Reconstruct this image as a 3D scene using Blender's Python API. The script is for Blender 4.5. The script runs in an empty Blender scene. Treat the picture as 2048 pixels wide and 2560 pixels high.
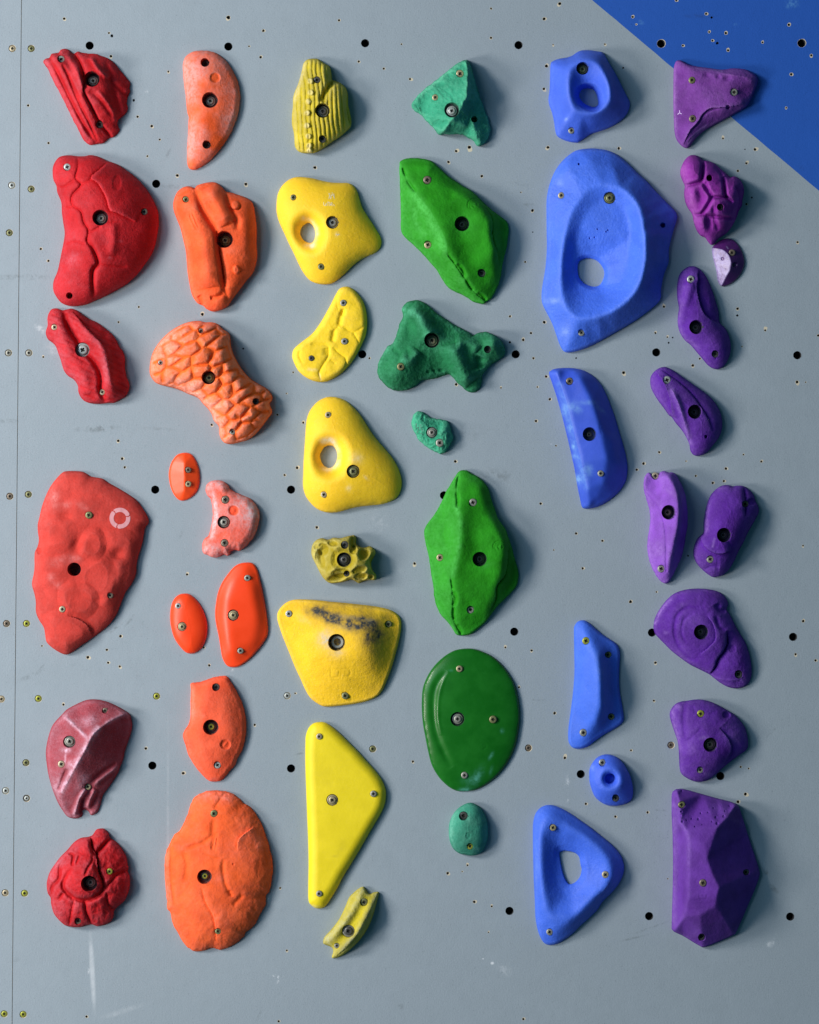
import bpy, bmesh, math, random
import numpy as np
from mathutils import Vector, geometry

C = bpy.context.scene.collection
SC = bpy.context.scene
S = 0.00058            # metres per traced unit (tracing grid 2048 x 2560 over the wall)
ZC = 1.60              # height of the middle of the traced area above the floor
DU = 6400.0            # camera distance in the same units

# ------------------------------------------------------------------ camera, world, lamps, exposure
cam_d = bpy.data.cameras.new('camera'); cam = bpy.data.objects.new('camera', cam_d); C.objects.link(cam)
cam.location = (0, -DU * S, ZC); cam.rotation_euler = (math.radians(90), 0, 0)
cam_d.sensor_fit = 'VERTICAL'; cam_d.sensor_height = 24.0
cam_d.lens = 24.0 * DU / 2560.0
cam_d.clip_end = 50; cam_d.clip_start = 0.05
SC.camera = cam
w = bpy.data.worlds.new('World'); SC.world = w; w.use_nodes = True
w.node_tree.nodes['Background'].inputs[0].default_value = (0.20, 0.70, 1.0, 1)
w.node_tree.nodes['Background'].inputs[1].default_value = 0.095
SC.view_settings.view_transform = 'Standard'; SC.view_settings.look = 'None'
SC.view_settings.exposure = 0.0; SC.view_settings.gamma = 1.0; SC.view_settings.use_curve_mapping = False

def area(name, loc, target, sx, sy, power, col):
    d = bpy.data.lights.new(name, 'AREA'); d.shape = 'RECTANGLE'; d.size = sx; d.size_y = sy
    d.energy = power; d.color = col
    o = bpy.data.objects.new(name, d); C.objects.link(o); o.location = loc
    o.rotation_euler = (Vector(target) - Vector(loc)).to_track_quat('-Z', 'Y').to_euler()
    return o
area('key_light_high', (-2.95, -2.20, ZC + 1.15), (0, 0, ZC), 0.74, 0.74, 121, (1.0, 0.93, 0.87))  # upper soft key from the left, kind of source left open
area('key_light_low', (-3.12, -2.05, ZC - 0.75), (0, 0, ZC), 0.84, 0.7, 86, (1.0, 0.93, 0.87))  # lower soft key from the left, kind of source left open
area('fill_light', (-3.3, -4.2, ZC + 1.2), (0, 0, ZC), 2.4, 2.4, 92, (0.60, 0.80, 1.0))  # added bluish fill that softens the shadows, not a known lamp

# ------------------------------------------------------------------ small helpers
def P(s):
    return [tuple(float(v) for v in t.split(',')) for t in s.split()]

def wx(px): return (px - 1024.0) * S
def wz(py): return ZC + (1280.0 - py) * S

def smooth_closed(p, n=4):
    p = np.array(p, float); m = len(p); out = []
    for i in range(m):
        a, b, c, d = p[i-1], p[i], p[(i+1) % m], p[(i+2) % m]
        for k in range(n):
            t = k / n
            out.append(0.5*((2*b)+(-a+c)*t+(2*a-5*b+4*c-d)*t*t+(-a+3*b-3*c+d)*t**3))
    return np.array(out)

def smooth_open(p, n=4):
    p = np.array(p, float)
    if len(p) < 3: return p
    q = np.vstack([2*p[0]-p[1], p, 2*p[-1]-p[-2]]); out = []
    for i in range(1, len(q)-2):
        a, b, c, d = q[i-1], q[i], q[i+1], q[i+2]
        for k in range(n):
            t = k / n
            out.append(0.5*((2*b)+(-a+c)*t+(2*a-5*b+4*c-d)*t*t+(-a+3*b-3*c+d)*t**3))
    out.append(p[-1]); return np.array(out)

def sdf(poly, X, Y):
    """signed distance, positive inside"""
    best = np.full(X.shape, 1e9); inside = np.zeros(X.shape, bool)
    m = len(poly)
    for i in range(m):
        ax, ay = poly[i]; bx, by = poly[(i+1) % m]
        dx, dy = bx-ax, by-ay; L = dx*dx+dy*dy
        if L < 1e-9: continue
        t = np.clip(((X-ax)*dx+(Y-ay)*dy)/L, 0, 1)
        q = (X-ax-t*dx)**2+(Y-ay-t*dy)**2
        best = np.minimum(best, q)
        if (ay > by) != (by > by + 1) or True:
            cond = ((ay > Y) != (by > Y))
            if dy != 0:
                inside ^= cond & (X < dx*(Y-ay)/dy+ax)
    d = np.sqrt(best)
    return np.where(inside, d, -d)

def pdist(line, X, Y):
    """distance to an open line, side (+1 right of travel in picture sense), parameter 0..1"""
    best = np.full(X.shape, 1e9); side = np.ones(X.shape); par = np.zeros(X.shape)
    m = len(line); tot = 0; cum = [0]
    for i in range(m-1):
        tot += math.hypot(*(np.array(line[i+1])-np.array(line[i]))); cum.append(tot)
    tot = max(tot, 1e-6)
    for i in range(m-1):
        ax, ay = line[i]; bx, by = line[i+1]
        dx, dy = bx-ax, by-ay; L = dx*dx+dy*dy
        if L < 1e-9: continue
        t = np.clip(((X-ax)*dx+(Y-ay)*dy)/L, 0, 1)
        q = (X-ax-t*dx)**2+(Y-ay-t*dy)**2
        upd = q < best
        best = np.where(upd, q, best)
        sd = np.sign(dx*(Y-ay)-dy*(X-ax)); sd = np.where(sd == 0, 1, sd)
        side = np.where(upd, -sd, side)       # y grows downwards: flip so + is the left hand in the picture
        par = np.where(upd, (cum[i]+t*math.sqrt(L))/tot, par)
    return np.sqrt(best), side, par

def blur(A, s):
    if s <= 0: return A
    r = int(math.ceil(3*s)); k = np.exp(-0.5*(np.arange(-r, r+1)/s)**2); k /= k.sum()
    B = np.pad(A, r, mode='edge')
    T = sum(k[i]*B[i:i+A.shape[0], :] for i in range(2*r+1))
    return sum(k[i]*T[:, i:i+A.shape[1]] for i in range(2*r+1))

def vnoise(X, Y, scale, seed, octs=3, gain=0.5):
    rng = np.random.RandomState(seed); out = np.zeros(X.shape); amp = 1.0; tot = 0
    for o in range(octs):
        s = scale/(2**o); L = rng.rand(128, 128)*2-1
        u = X/s+rng.rand()*97; v = Y/s+rng.rand()*97
        iu = np.floor(u).astype(int); iv = np.floor(v).astype(int)
        fu = u-iu; fv = v-iv; fu = fu*fu*(3-2*fu); fv = fv*fv*(3-2*fv)
        g = lambda a, b: L[a % 128, b % 128]
        out += amp*((g(iu, iv)*(1-fu)+g(iu+1, iv)*fu)*(1-fv)+(g(iu, iv+1)*(1-fu)+g(iu+1, iv+1)*fu)*fv)
        tot += amp; amp *= gain
    return out/tot

def bilin(A, gx, gy):
    x = np.clip(gx, 0, A.shape[1]-1.001); y = np.clip(gy, 0, A.shape[0]-1.001)
    ix = x.astype(int); iy = y.astype(int); fx = x-ix; fy = y-iy
    return (A[iy, ix]*(1-fx)+A[iy, ix+1]*fx)*(1-fy)+(A[iy+1, ix]*(1-fx)+A[iy+1, ix+1]*fx)*fy

def inflate(poly, X, Y, D, p=0.5):
    g = 4.0
    x0, y0 = X.min()-g, Y.min()-g
    xs = np.arange(x0, X.max()+2*g, g); ys = np.arange(y0, Y.max()+2*g, g)
    GX, GY = np.meshgrid(xs, ys); d = sdf(poly, GX, GY); m = d > 0
    u = np.where(m, d, 0.0)
    for it in range(420):
        n = 0.25*(np.roll(u, 1, 0)+np.roll(u, -1, 0)+np.roll(u, 1, 1)+np.roll(u, -1, 1)+g*g*0.02)
        u = np.where(m, u+1.0*(n-u), 0)
    r = np.where(m, u/np.maximum(d, g*0.5), 0.0); ok = m.astype(float)
    for it in range(3):                                   # extend the ratio over the rim
        rb = blur(r*ok, 1.0); wb = blur(ok, 1.0)
        r = np.where(ok > 0, r, np.where(wb > 1e-3, rb/np.maximum(wb, 1e-3), 0)); ok = np.maximum(ok, (wb > 1e-3)*1.0)
    R = bilin(r, (X-x0)/g, (Y-y0)/g)
    U = np.maximum(R*np.maximum(D, 0), 0)
    return (U/max(U.max(), 1e-6))**p

def tin(poly, rim, lines, X, Y):
    vs = []; hs = []; es = []
    n = len(poly)
    for i, q in enumerate(poly):
        vs.append(Vector((q[0], q[1]))); hs.append(q[2] if len(q) > 2 else rim); es.append((i, (i+1) % n))
    for ln in lines:
        b = len(vs)
        for k, q in enumerate(ln):
            vs.append(Vector((q[0], q[1]))); hs.append(q[2])
            if k: es.append((b+k-1, b+k))
    ov, oe, of, vi, ei, fi = geometry.delaunay_2d_cdt(vs, es, [], 0, 1e-4)
    H = []
    for k, o in enumerate(ov):
        if vi[k]: H.append(max(hs[j] for j in vi[k]))
        else:
            wsum = 0; hv = 0
            for j, q in enumerate(vs):
                ww = 1/((q-o).length_squared+1); wsum += ww; hv += ww*hs[j]
            H.append(hv/wsum)
    out = np.full(X.shape, float(rim))
    for f in of:
        if len(f) != 3: continue
        a, b, c = [ov[i] for i in f]; ha, hb, hc = [H[i] for i in f]
        det = (b.y-c.y)*(a.x-c.x)+(c.x-b.x)*(a.y-c.y)
        if abs(det) < 1e-9: continue
        l1 = ((b.y-c.y)*(X-c.x)+(c.x-b.x)*(Y-c.y))/det
        l2 = ((c.y-a.y)*(X-c.x)+(a.x-c.x)*(Y-c.y))/det
        l3 = 1-l1-l2
        m = (l1 >= -1e-6) & (l2 >= -1e-6) & (l3 >= -1e-6)
        out[m] = (l1*ha+l2*hb+l3*hc)[m]
    return out

def link(name, me, mat, parent=None, loc=(0, 0, 0)):
    o = bpy.data.objects.new(name, me); C.objects.link(o)
    if mat:
        for mm in (mat if isinstance(mat, list) else [mat]): me.materials.append(mm)
    o.location = loc
    if parent: o.parent = parent
    return o

def tag(o, label=None, cat=None, group=None, kind=None):
    if label: o['label'] = label
    if cat: o['category'] = cat
    if group: o['group'] = group
    if kind: o['kind'] = kind
    return o

# ------------------------------------------------------------------ materials
def nmat(name):
    m = bpy.data.materials.new(name); m.use_nodes = True
    nt = m.node_tree; b = nt.nodes['Principled BSDF']
    return m, nt, b

def mixc(nt, fac, a, b, typ='MIX'):
    n = nt.nodes.new('ShaderNodeMix'); n.data_type = 'RGBA'; n.blend_type = typ
    for inp, v in ((n.inputs[0], fac), (n.inputs[6], a), (n.inputs[7], b)):
        if isinstance(v, (int, float)): inp.default_value = v
        elif isinstance(v, tuple): inp.default_value = (*v[:3], 1)
        else: nt.links.new(v, inp)
    return n.outputs[2]

def math_(nt, op, a, b=None, c=None, clamp=False):
    n = nt.nodes.new('ShaderNodeMath'); n.operation = op; n.use_clamp = clamp
    for i, v in enumerate((a, b, c)):
        if v is None: continue
        if isinstance(v, (int, float)): n.inputs[i].default_value = v
        else: nt.links.new(v, n.inputs[i])
    return n.outputs[0]

def noise_(nt, vec, scale, detail=3, rough=0.55):
    n = nt.nodes.new('ShaderNodeTexNoise'); n.inputs['Scale'].default_value = scale
    n.inputs['Detail'].default_value = detail; n.inputs['Roughness'].default_value = rough
    nt.links.new(vec, n.inputs['Vector']); return n.outputs['Fac']

def coords(nt):
    tc = nt.nodes.new('ShaderNodeTexCoord'); oi = nt.nodes.new('ShaderNodeObjectInfo')
    va = nt.nodes.new('ShaderNodeVectorMath'); va.operation = 'ADD'
    nt.links.new(tc.outputs['Object'], va.inputs[0])
    s = math_(nt, 'MULTIPLY', oi.outputs['Random'], 7.3)
    nt.links.new(s, va.inputs[1]); return va.outputs[0]

def ramp(nt, v, lo, hi, a=0.0, b=1.0):
    n = nt.nodes.new('ShaderNodeMapRange'); n.interpolation_type = 'SMOOTHSTEP'
    nt.links.new(v, n.inputs[0]); n.inputs[1].default_value = lo; n.inputs[2].default_value = hi
    n.inputs[3].default_value = a; n.inputs[4].default_value = b
    return n.outputs[0]

_mc = {}
def hold_mat(col, chalk=(0.8, 0.72, 0.75), rough=0.75, grain=0.5, spec=0.17, var=0.12, scuff=0.25):
    key = (col, chalk, rough, grain, spec, var, scuff)
    if key in _mc: return _mc[key]
    m, nt, b = nmat('hold_resin')
    v = coords(nt)
    big = noise_(nt, v, 38, 3); fine = noise_(nt, v, 900, 2); mid = noise_(nt, v, 230, 4, 0.65)
    dark = tuple(c*(1-var*1.6) for c in col); lite = tuple(min(c*(1+var)+0.004, 1) for c in col)
    c1 = mixc(nt, ramp(nt, big, 0.3, 0.7), dark, lite)
    c1 = mixc(nt, ramp(nt, fine, 0.35, 0.72, 0, 0.015+0.05*grain), c1, chalk)
    if grain > 0.1:
        sp = noise_(nt, v, 430, 3, 0.7); pt = noise_(nt, v, 560, 2, 0.6)
        c1 = mixc(nt, ramp(nt, sp, 0.56, 0.72, 0, 0.20*grain), c1, chalk)
        c1 = mixc(nt, ramp(nt, pt, 0.44, 0.30, 0, 0.42*grain), c1, tuple(c*0.45 for c in col))
    at = nt.nodes.new('ShaderNodeAttribute'); at.attribute_name = 'chalk'
    f = math_(nt, 'MULTIPLY', at.outputs['Fac'], ramp(nt, mid, 0.25, 0.65, 0.35, 1.25), clamp=True)
    c1 = mixc(nt, f, c1, chalk)
    sc = ramp(nt, noise_(nt, v, 120, 6, 0.75), 0.66, 0.74, 0, scuff)
    c1 = mixc(nt, sc, c1, chalk)
    ad = nt.nodes.new('ShaderNodeAttribute'); ad.attribute_name = 'dirt_bore_tone'
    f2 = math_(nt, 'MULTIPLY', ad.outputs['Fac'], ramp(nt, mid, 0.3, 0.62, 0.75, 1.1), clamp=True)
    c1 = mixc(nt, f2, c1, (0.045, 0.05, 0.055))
    nt.links.new(c1, b.inputs['Base Color'])
    r = math_(nt, 'ADD', rough, math_(nt, 'MULTIPLY', f, 0.2), clamp=True)
    nt.links.new(r, b.inputs['Roughness'])
    b.inputs['Specular IOR Level'].default_value = spec
    bp = nt.nodes.new('ShaderNodeBump'); bp.inputs['Strength'].default_value = 0.62*grain+0.02
    bp.inputs['Distance'].default_value = 0.0012
    nt.links.new(math_(nt, 'ADD', noise_(nt, v, 420, 3, 0.6), math_(nt, 'MULTIPLY', noise_(nt, v, 150, 3, 0.6), 1.2)), bp.inputs['Height'])
    nt.links.new(bp.outputs[0], b.inputs['Normal'])
    _mc[key] = m; return m

def metal(name, col, rough=0.42, metallic=0.35):
    m, nt, b = nmat(name); v = coords(nt)
    c = mixc(nt, ramp(nt, noise_(nt, v, 500, 3), 0.35, 0.65), tuple(x*0.7 for x in col), tuple(min(1, x*1.2) for x in col))
    nt.links.new(c, b.inputs['Base Color']); b.inputs['Roughness'].default_value = rough
    b.inputs['Metallic'].default_value = metallic
    return m
MET = {
 'g': metal('zinc_grey', (0.30, 0.30, 0.26)), 'o': metal('zinc_olive', (0.20, 0.205, 0.09)),
 'y': metal('zinc_yellow', (0.34, 0.36, 0.05)), 'b': metal('zinc_brass', (0.40, 0.34, 0.20)),
 'w': metal('zinc_white', (0.42, 0.45, 0.43)), 'd': metal('steel_dark', (0.09, 0.09, 0.085)),
 'n': metal('steel_brown', (0.20, 0.16, 0.12)), 'p': metal('zinc_pale', (0.44, 0.38, 0.26))}
m_recess_shade, _nt, _b = nmat('driver_recess_shade'); _b.inputs['Base Color'].default_value = (0.03, 0.028, 0.022, 1); _b.inputs['Roughness'].default_value = 0.9  # near-black colour paints in the shade of the driver slot

# ------------------------------------------------------------------ fasteners (shared meshes, radius 1 -> scaled)
def head_mesh(name, cross, mat):
    bm = bmesh.new(); n = 24
    def ring(r, y, f=None):
        vs = []
        for i in range(n):
            a = 2*math.pi*i/n; rr = r
            if f: rr = r*f(a)
            vs.append(bm.verts.new((rr*math.cos(a), y, rr*math.sin(a))))
        return vs
    star = (lambda a: 0.55+0.45*max(abs(math.cos(2*a)), 0)**0.7) if cross else None
    prof = [(1.0, 0.45), (1.0, 0.0), (0.93, -0.10), (0.70, -0.17)]
    R = [ring(r, y) for r, y in prof]
    R.append(ring(0.50, -0.19, star)); R.append(ring(0.40, 0.16, star))
    for i in range(len(R)-1):
        for j in range(n):
            f = bm.faces.new((R[i][j], R[i][(j+1) % n], R[i+1][(j+1) % n], R[i+1][j])); f.smooth = i < 3
            f.material_index = 1 if i >= 4 else 0
    f = bm.faces.new(R[-1]); f.material_index = 1
    bmesh.ops.recalc_face_normals(bm, faces=bm.faces)
    me = bpy.data.meshes.new(name); bm.to_mesh(me); bm.free()
    me.materials.append(mat); me.materials.append(m_recess_shade)
    return me

def washer_mesh(name, mat, ri=0.58):
    bm = bmesh.new(); n = 28
    prof = [(1.0, 0.35), (1.0, 0.02), (0.96, 0.0), (0.86, -0.02), (0.82, 0.05), (ri+0.06, 0.05), (ri, 0.02), (ri, 0.35)]
    R = [[bm.verts.new((r*math.cos(2*math.pi*i/n), y, r*math.sin(2*math.pi*i/n))) for i in range(n)] for r, y in prof]
    for i in range(len(R)-1):
        for j in range(n):
            f = bm.faces.new((R[i][j], R[i][(j+1) % n], R[i+1][(j+1) % n], R[i+1][j])); f.smooth = True
    bmesh.ops.recalc_face_normals(bm, faces=bm.faces)
    me = bpy.data.meshes.new(name); bm.to_mesh(me); bm.free(); me.materials.append(mat)
    me.set_sharp_from_angle(angle=math.radians(35))
    return me
HEAD = {k: head_mesh('screw_head_'+k, True, m) for k, m in MET.items()}
WASH = {k: washer_mesh('washer_'+k, m) for k, m in MET.items()}
# ------------------------------------------------------------------ climbing hold builder
# Every hold is a solid relief standing on the wall: outline -> height -> details -> bored holes -> mesh.
ZK = 4.1071
HOLDS = {}
def hold(key, T, out, base, ops=(), fix=(), mat=None, label='', group='', holes=(), g=1.6, sm=True,
         noise=(1.0, 22), chalk=(0.0, 0.25), edge=None, fine=0.25, name='climbing_hold', seed=None):
    k = T[2] if len(T) > 2 else ZK
    seed = seed if seed is not None else (sum(ord(c)*(i+7) for i, c in enumerate(key)) % 9973)
    cv = lambda pts: [((q[0]/k+T[0]), (q[1]/k+T[1]))+tuple(q[2:]) for q in pts]
    raw = cv(P(out)); xy = [q[:2] for q in raw]
    poly = smooth_closed(xy, 4) if sm else np.array(xy)
    x0, y0 = poly.min(0)-3*g; x1, y1 = poly.max(0)+3*g
    xs = np.arange(x0, x1, g); ys = np.arange(y0, y1, g)
    X, Y = np.meshgrid(xs, ys)
    if edge:                                              # chipped / rough outline
        ex = vnoise(X, Y, edge[1], seed+1, 3)*edge[0]; D0 = sdf(poly, X, Y)+ex-edge[0]*0.3
    else: D0 = sdf(poly, X, Y)
    D = D0.copy()
    hp = []
    for h_ in holes:
        q = smooth_closed([v[:2] for v in cv(P(h_))], 4); hp.append(q); D = np.minimum(D, -sdf(q, X, Y))
    # base relief
    if base[0] == 'inf':
        h = base[1]*inflate(poly, X, Y, D0, base[2] if len(base) > 2 else 0.5)
    elif base[0] == 'pro':
        t = np.clip(D0/(base[2]/k), 0, 1); h = base[1]*np.sqrt(np.maximum(1-(1-t)**2, 0))
        if len(base) > 3: h = h*(1-base[3])+base[3]*base[1]*inflate(poly, X, Y, D0, 0.8)
    else:                                                 # tin: rim, lines, blur, rim rounding
        h = tin(raw, base[1], [smooth_open(cv(P(l[1:])), 4) if l[0] == '~' else cv(P(l)) for l in base[2]], X, Y)
        h = blur(h, base[3]/g)
        t = np.clip(D0/(base[4]/k), 0, 1); h = h*np.maximum(1-(1-t)**2, 0)**0.5
    ch = np.zeros(X.shape); di = np.zeros(X.shape)
    ch_ops = []
    for o in ops:
        t = o[0]
        if t in 'gGsrvV' and t != '' and t not in ('rib',):
            ln = smooth_open(cv(P(o[1])), 4); dist, side, par = pdist(ln[:, :2], X, Y)
            wd = o[2]/k*(1.2 if t == 'v' else 1.0); hh = o[3]*(0.75 if t in 'gv' else 1.0); tp = np.clip(np.minimum(par, 1-par)*6, 0, 1)**0.6
            if len(o) > 4 and o[4] == 0: tp = 1
        if t == 'g': h = h-hh*np.exp(-(dist/wd)**2)*tp
        elif t == 'v': h = h-hh*np.exp(-(dist/wd))*tp
        elif t == 'r': h = h+hh*np.exp(-(dist/wd)**2)*tp
        elif t == 's': h = h+np.where(side > 0, hh*np.exp(-dist/wd), 0)*tp
        elif t == 'b':                                    # bump x,y,rx,ry,rot,height
            x, y = cv([(o[1], o[2])])[0]; a = math.radians(o[5]); rx, ry = o[3]/k, o[4]/k
            u = ((X-x)*math.cos(a)+(Y-y)*math.sin(a))/rx; v = (-(X-x)*math.sin(a)+(Y-y)*math.cos(a))/ry
            h = h+o[6]*np.exp(-(u*u+v*v))
        elif t == 'd':                                    # sharp-edged dimple or boss
            x, y = cv([(o[1], o[2])])[0]; a = math.radians(o[5]); rx, ry = o[3]/k, o[4]/k
            u = ((X-x)*math.cos(a)+(Y-y)*math.sin(a))/rx; v = (-(X-x)*math.sin(a)+(Y-y)*math.cos(a))/ry
            h = h+o[6]*np.clip((1-np.sqrt(u*u+v*v))*3, 0, 1)
        elif t == 'l':                                    # raised plate
            q = smooth_closed([z[:2] for z in cv(P(o[1]))], 3); d = sdf(q, X, Y)
            h = h+o[3]*np.clip(0.5+d/(o[2]/k), 0, 1)
        elif t == 't':                                    # tilt
            cx, cy = X.mean(), Y.mean()
            h = h*(1+o[1]*(X-cx)/(x1-x0)*2+o[2]*(Y-cy)/(y1-y0)*2)
        elif t == 'fun':                                  # funnel down to through hole(s)
            for q in hp:
                dd = np.maximum(-sdf(q, X, Y), 0)/(o[1]/k); tt = np.clip(dd, 0, 1)
                h = o[2]+(h-o[2])*(1-(1-tt)**o[3])
        elif t == 'rib':
            a = math.radians(o[1]); u = (X*math.cos(a)+Y*math.sin(a))+vnoise(X, Y, 40, seed+5, 2)*4
            h = h+o[3]*(np.abs(np.sin(math.pi*u/(o[2]/k)))**0.6-0.6)*np.clip(D0/6, 0, 1)
        elif t == 'vor':                                  # scales: spacing u, spacing v, angle, depth
            a = math.radians(o[3]); ca, sa = math.cos(a), math.sin(a)
            wu = vnoise(X, Y, 60, seed+3, 2)*8; wv = vnoise(X, Y, 60, seed+4, 2)*8
            U = ((X*ca+Y*sa)+wu)/(o[1]/k); V = ((-X*sa+Y*ca)+wv)/(o[2]/k)
            f1 = np.full(X.shape, 9.0); f2 = f1.copy(); iu = np.floor(U).astype(int); iv = np.floor(V).astype(int)
            for a_ in (-1, 0, 1):
                for b_ in (-1, 0, 1):
                    cu, cvv = iu+a_, iv+b_
                    r1 = np.sin(cu*12.9898+cvv*78.233+seed)*43758.5453; r1 = r1-np.floor(r1)
                    r2 = np.sin(cu*39.346+cvv*11.135+seed)*24634.6345; r2 = r2-np.floor(r2)
                    dd = np.hypot(U-cu-0.25-0.5*r1-0.5*(cvv % 2)*0.8, V-cvv-0.25-0.5*r2)
                    f2 = np.minimum(f2, np.maximum(f1, dd)); f1 = np.minimum(f1, dd)
            e = np.clip((f2-f1)/0.7, 0, 1); msk = np.clip(D0/10, 0, 1)
            h = h+o[4]*(np.sin(e*1.5708)-0.7)*msk+o[4]*0.35*(0.5-f1)*msk
            di_e = e
        elif t == 'n': h = h+vnoise(X, Y, o[2], seed+int(o[2]), 3, 0.4)*0.6*o[1]*np.clip(D0/6, 0, 1)
        elif t == 'rn': h = h+(0.5-np.abs(vnoise(X, Y, o[2], seed+9, 4)))*o[1]*np.clip(D0/6, 0, 1)
        elif t in ('c', 'x', 'cl', 'xl', 'cp', 'clean'): ch_ops.append(o)
        elif t == 'min': h = np.minimum(h, o[1])
    if noise and noise[0] > 0:
        h = h+vnoise(X, Y, noise[1], seed+2, 3, 0.4)*0.7*noise[0]*np.clip(D0/8, 0, 1)
    if fine > 0: h = h+vnoise(X, Y, 4.5, seed+11, 2)*fine*np.clip(D0/3, 0, 1)
    h = np.maximum(h, np.clip(D0*0.9, 0, 3.0))
    # chalk gathers on proud places, the grooves keep the clean resin colour
    cvx = np.clip((h-blur(h, 5/g))/2.5, -1, 1)
    ch = chalk[0]*0.33+chalk[1]*0.62*np.maximum(cvx, -0.3)+chalk[0]*0.7*vnoise(X, Y, 60, seed+21, 3)
    for o in ch_ops:
        t = o[0]
        if t in ('c', 'x', 'clean'):
            x, y = cv([(o[1], o[2])])[0]; a = math.radians(o[5]); rx, ry = o[3]/k, o[4]/k
            u = ((X-x)*math.cos(a)+(Y-y)*math.sin(a))/rx; v = (-(X-x)*math.sin(a)+(Y-y)*math.cos(a))/ry
            m = np.exp(-(u*u+v*v))*(0.75+0.6*vnoise(X, Y, 14, seed+31, 3))
            if t == 'c': ch = ch+o[6]*m*0.8
            elif t == 'x': di = di+o[6]*m
            else: ch = ch*(1-np.clip((1-np.sqrt(u*u+v*v))*6, 0, 1)*o[6])
        elif t in ('cl', 'xl'):
            ln = smooth_open(cv(P(o[1])), 4); dist, side, par = pdist(ln[:, :2], X, Y)
            m = np.exp(-(dist/(o[2]/k))**2)*(0.75+0.6*vnoise(X, Y, 14, seed+33, 3))
            if t == 'cl': ch = ch+o[3]*m*0.8
            else: di = di+o[3]*m
        elif t == 'cp':
            q = smooth_closed([z[:2] for z in cv(P(o[1]))], 3); d = sdf(q, X, Y)
            ch = ch+o[2]*np.clip(0.5+d/1.5, 0, 1)*(0.85+0.35*vnoise(X, Y, 12, seed+35, 3))
    PX, PY, HH = X.copy(), Y.copy(), h.copy()             # picture-plane position, bored height
    HR = h.copy()                                         # height used for the lean-free position
    inside_bore = np.zeros(X.shape, bool)
    items = []
    for f in fix:
        x, y = cv([(f[1], f[2])])[0]; R = f[3]/k; dep = f[5] if f[0] != 'E' else f[4]
        ix, iy = int(round((x-x0)/g)), int(round((y-y0)/g))
        dd = np.hypot(X-x, Y-y); ringm = (dd < R+g) & (dd > R-g)
        hr = float(h[ringm].mean()) if ringm.any() else float(h[iy, ix]); lo = float(h[ringm].min()) if ringm.any() else hr
        if f[0] == 'B': dep = dep*0.6
        fl = max(min(hr, lo+3)-dep, 0.8)
        near = np.abs(dd-R) < 0.72*g
        PX = np.where(near, x+(X-x)/np.maximum(dd, 1e-6)*R, PX); PY = np.where(near, y+(Y-y)/np.maximum(dd, 1e-6)*R, PY)
        inn = (dd <= R-0.72*g)
        HH = np.where(inn, fl, HH); HR = np.where(inn, hr, HR)
        ch = np.where(dd < R-0.5*g, 0, ch); inside_bore |= inn
        if f[0] == 'B' or (f[0] == 'E' and R > 14) or f[4] == 'd': di = np.where(dd < R-0.6*g, 0.93, di)  # near-black tone for bolt sleeves, wide empty bores and dark-screw recesses
        items.append((f, x, y, R, hr, fl))
    # boundary snap
    gy, gx = np.gradient(D, g); gl = np.hypot(gx, gy)+1e-6
    V = D > 0
    q = V[:-1, :-1] | V[1:, :-1] | V[:-1, 1:] | V[1:, 1:]
    used = np.zeros(X.shape, bool); used[:-1, :-1] |= q; used[1:, :-1] |= q; used[:-1, 1:] |= q; used[1:, 1:] |= q
    outv = used & ~V
    PX = np.where(outv, X-D*gx/gl, PX); PY = np.where(outv, Y-D*gy/gl, PY)
    HH = np.where(outv, -0.6, HH); HR = np.where(outv, 0.0, HR)
    idx = -np.ones(X.shape, int); n = int(used.sum()); idx[used] = np.arange(n)
    cx, cy = float(poly[:, 0].mean()), float(poly[:, 1].mean())
    f_ = 1-HR/DU
    vx = ((PX-1024)*f_-(cx-1024))*S; vz = (-(PY-1280)*f_+(cy-1280))*S; vy = -HH*S
    co = np.stack([vx[used], vy[used], vz[used]], 1)
    a, b, c, d = idx[:-1, :-1][q], idx[1:, :-1][q], idx[1:, 1:][q], idx[:-1, 1:][q]
    fcs = np.stack([a, b, c, d], 1)
    me = bpy.data.meshes.new(key)
    me.vertices.add(n); me.vertices.foreach_set('co', co.astype(np.float32).ravel())
    me.loops.add(len(fcs)*4); me.loops.foreach_set('vertex_index', fcs.astype(np.int32).ravel())
    me.polygons.add(len(fcs)); me.polygons.foreach_set('loop_start', np.arange(0, len(fcs)*4, 4, dtype=np.int32))
    me.polygons.foreach_set('use_smooth', np.ones(len(fcs), bool))
    for nm, arr in (('chalk', np.clip(ch, 0, 0.95)), ('dirt_bore_tone', np.clip(di, 0, 0.95))):
        at = me.attributes.new(nm, 'FLOAT', 'POINT'); at.data.foreach_set('value', arr[used].astype(np.float32))
    me.update(); me.validate()
    me.set_sharp_from_angle(angle=math.radians(62))
    o = link(name, me, mat, None, (wx(cx), 0, wz(cy)))
    tag(o, label, 'climbing hold', group)
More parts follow.
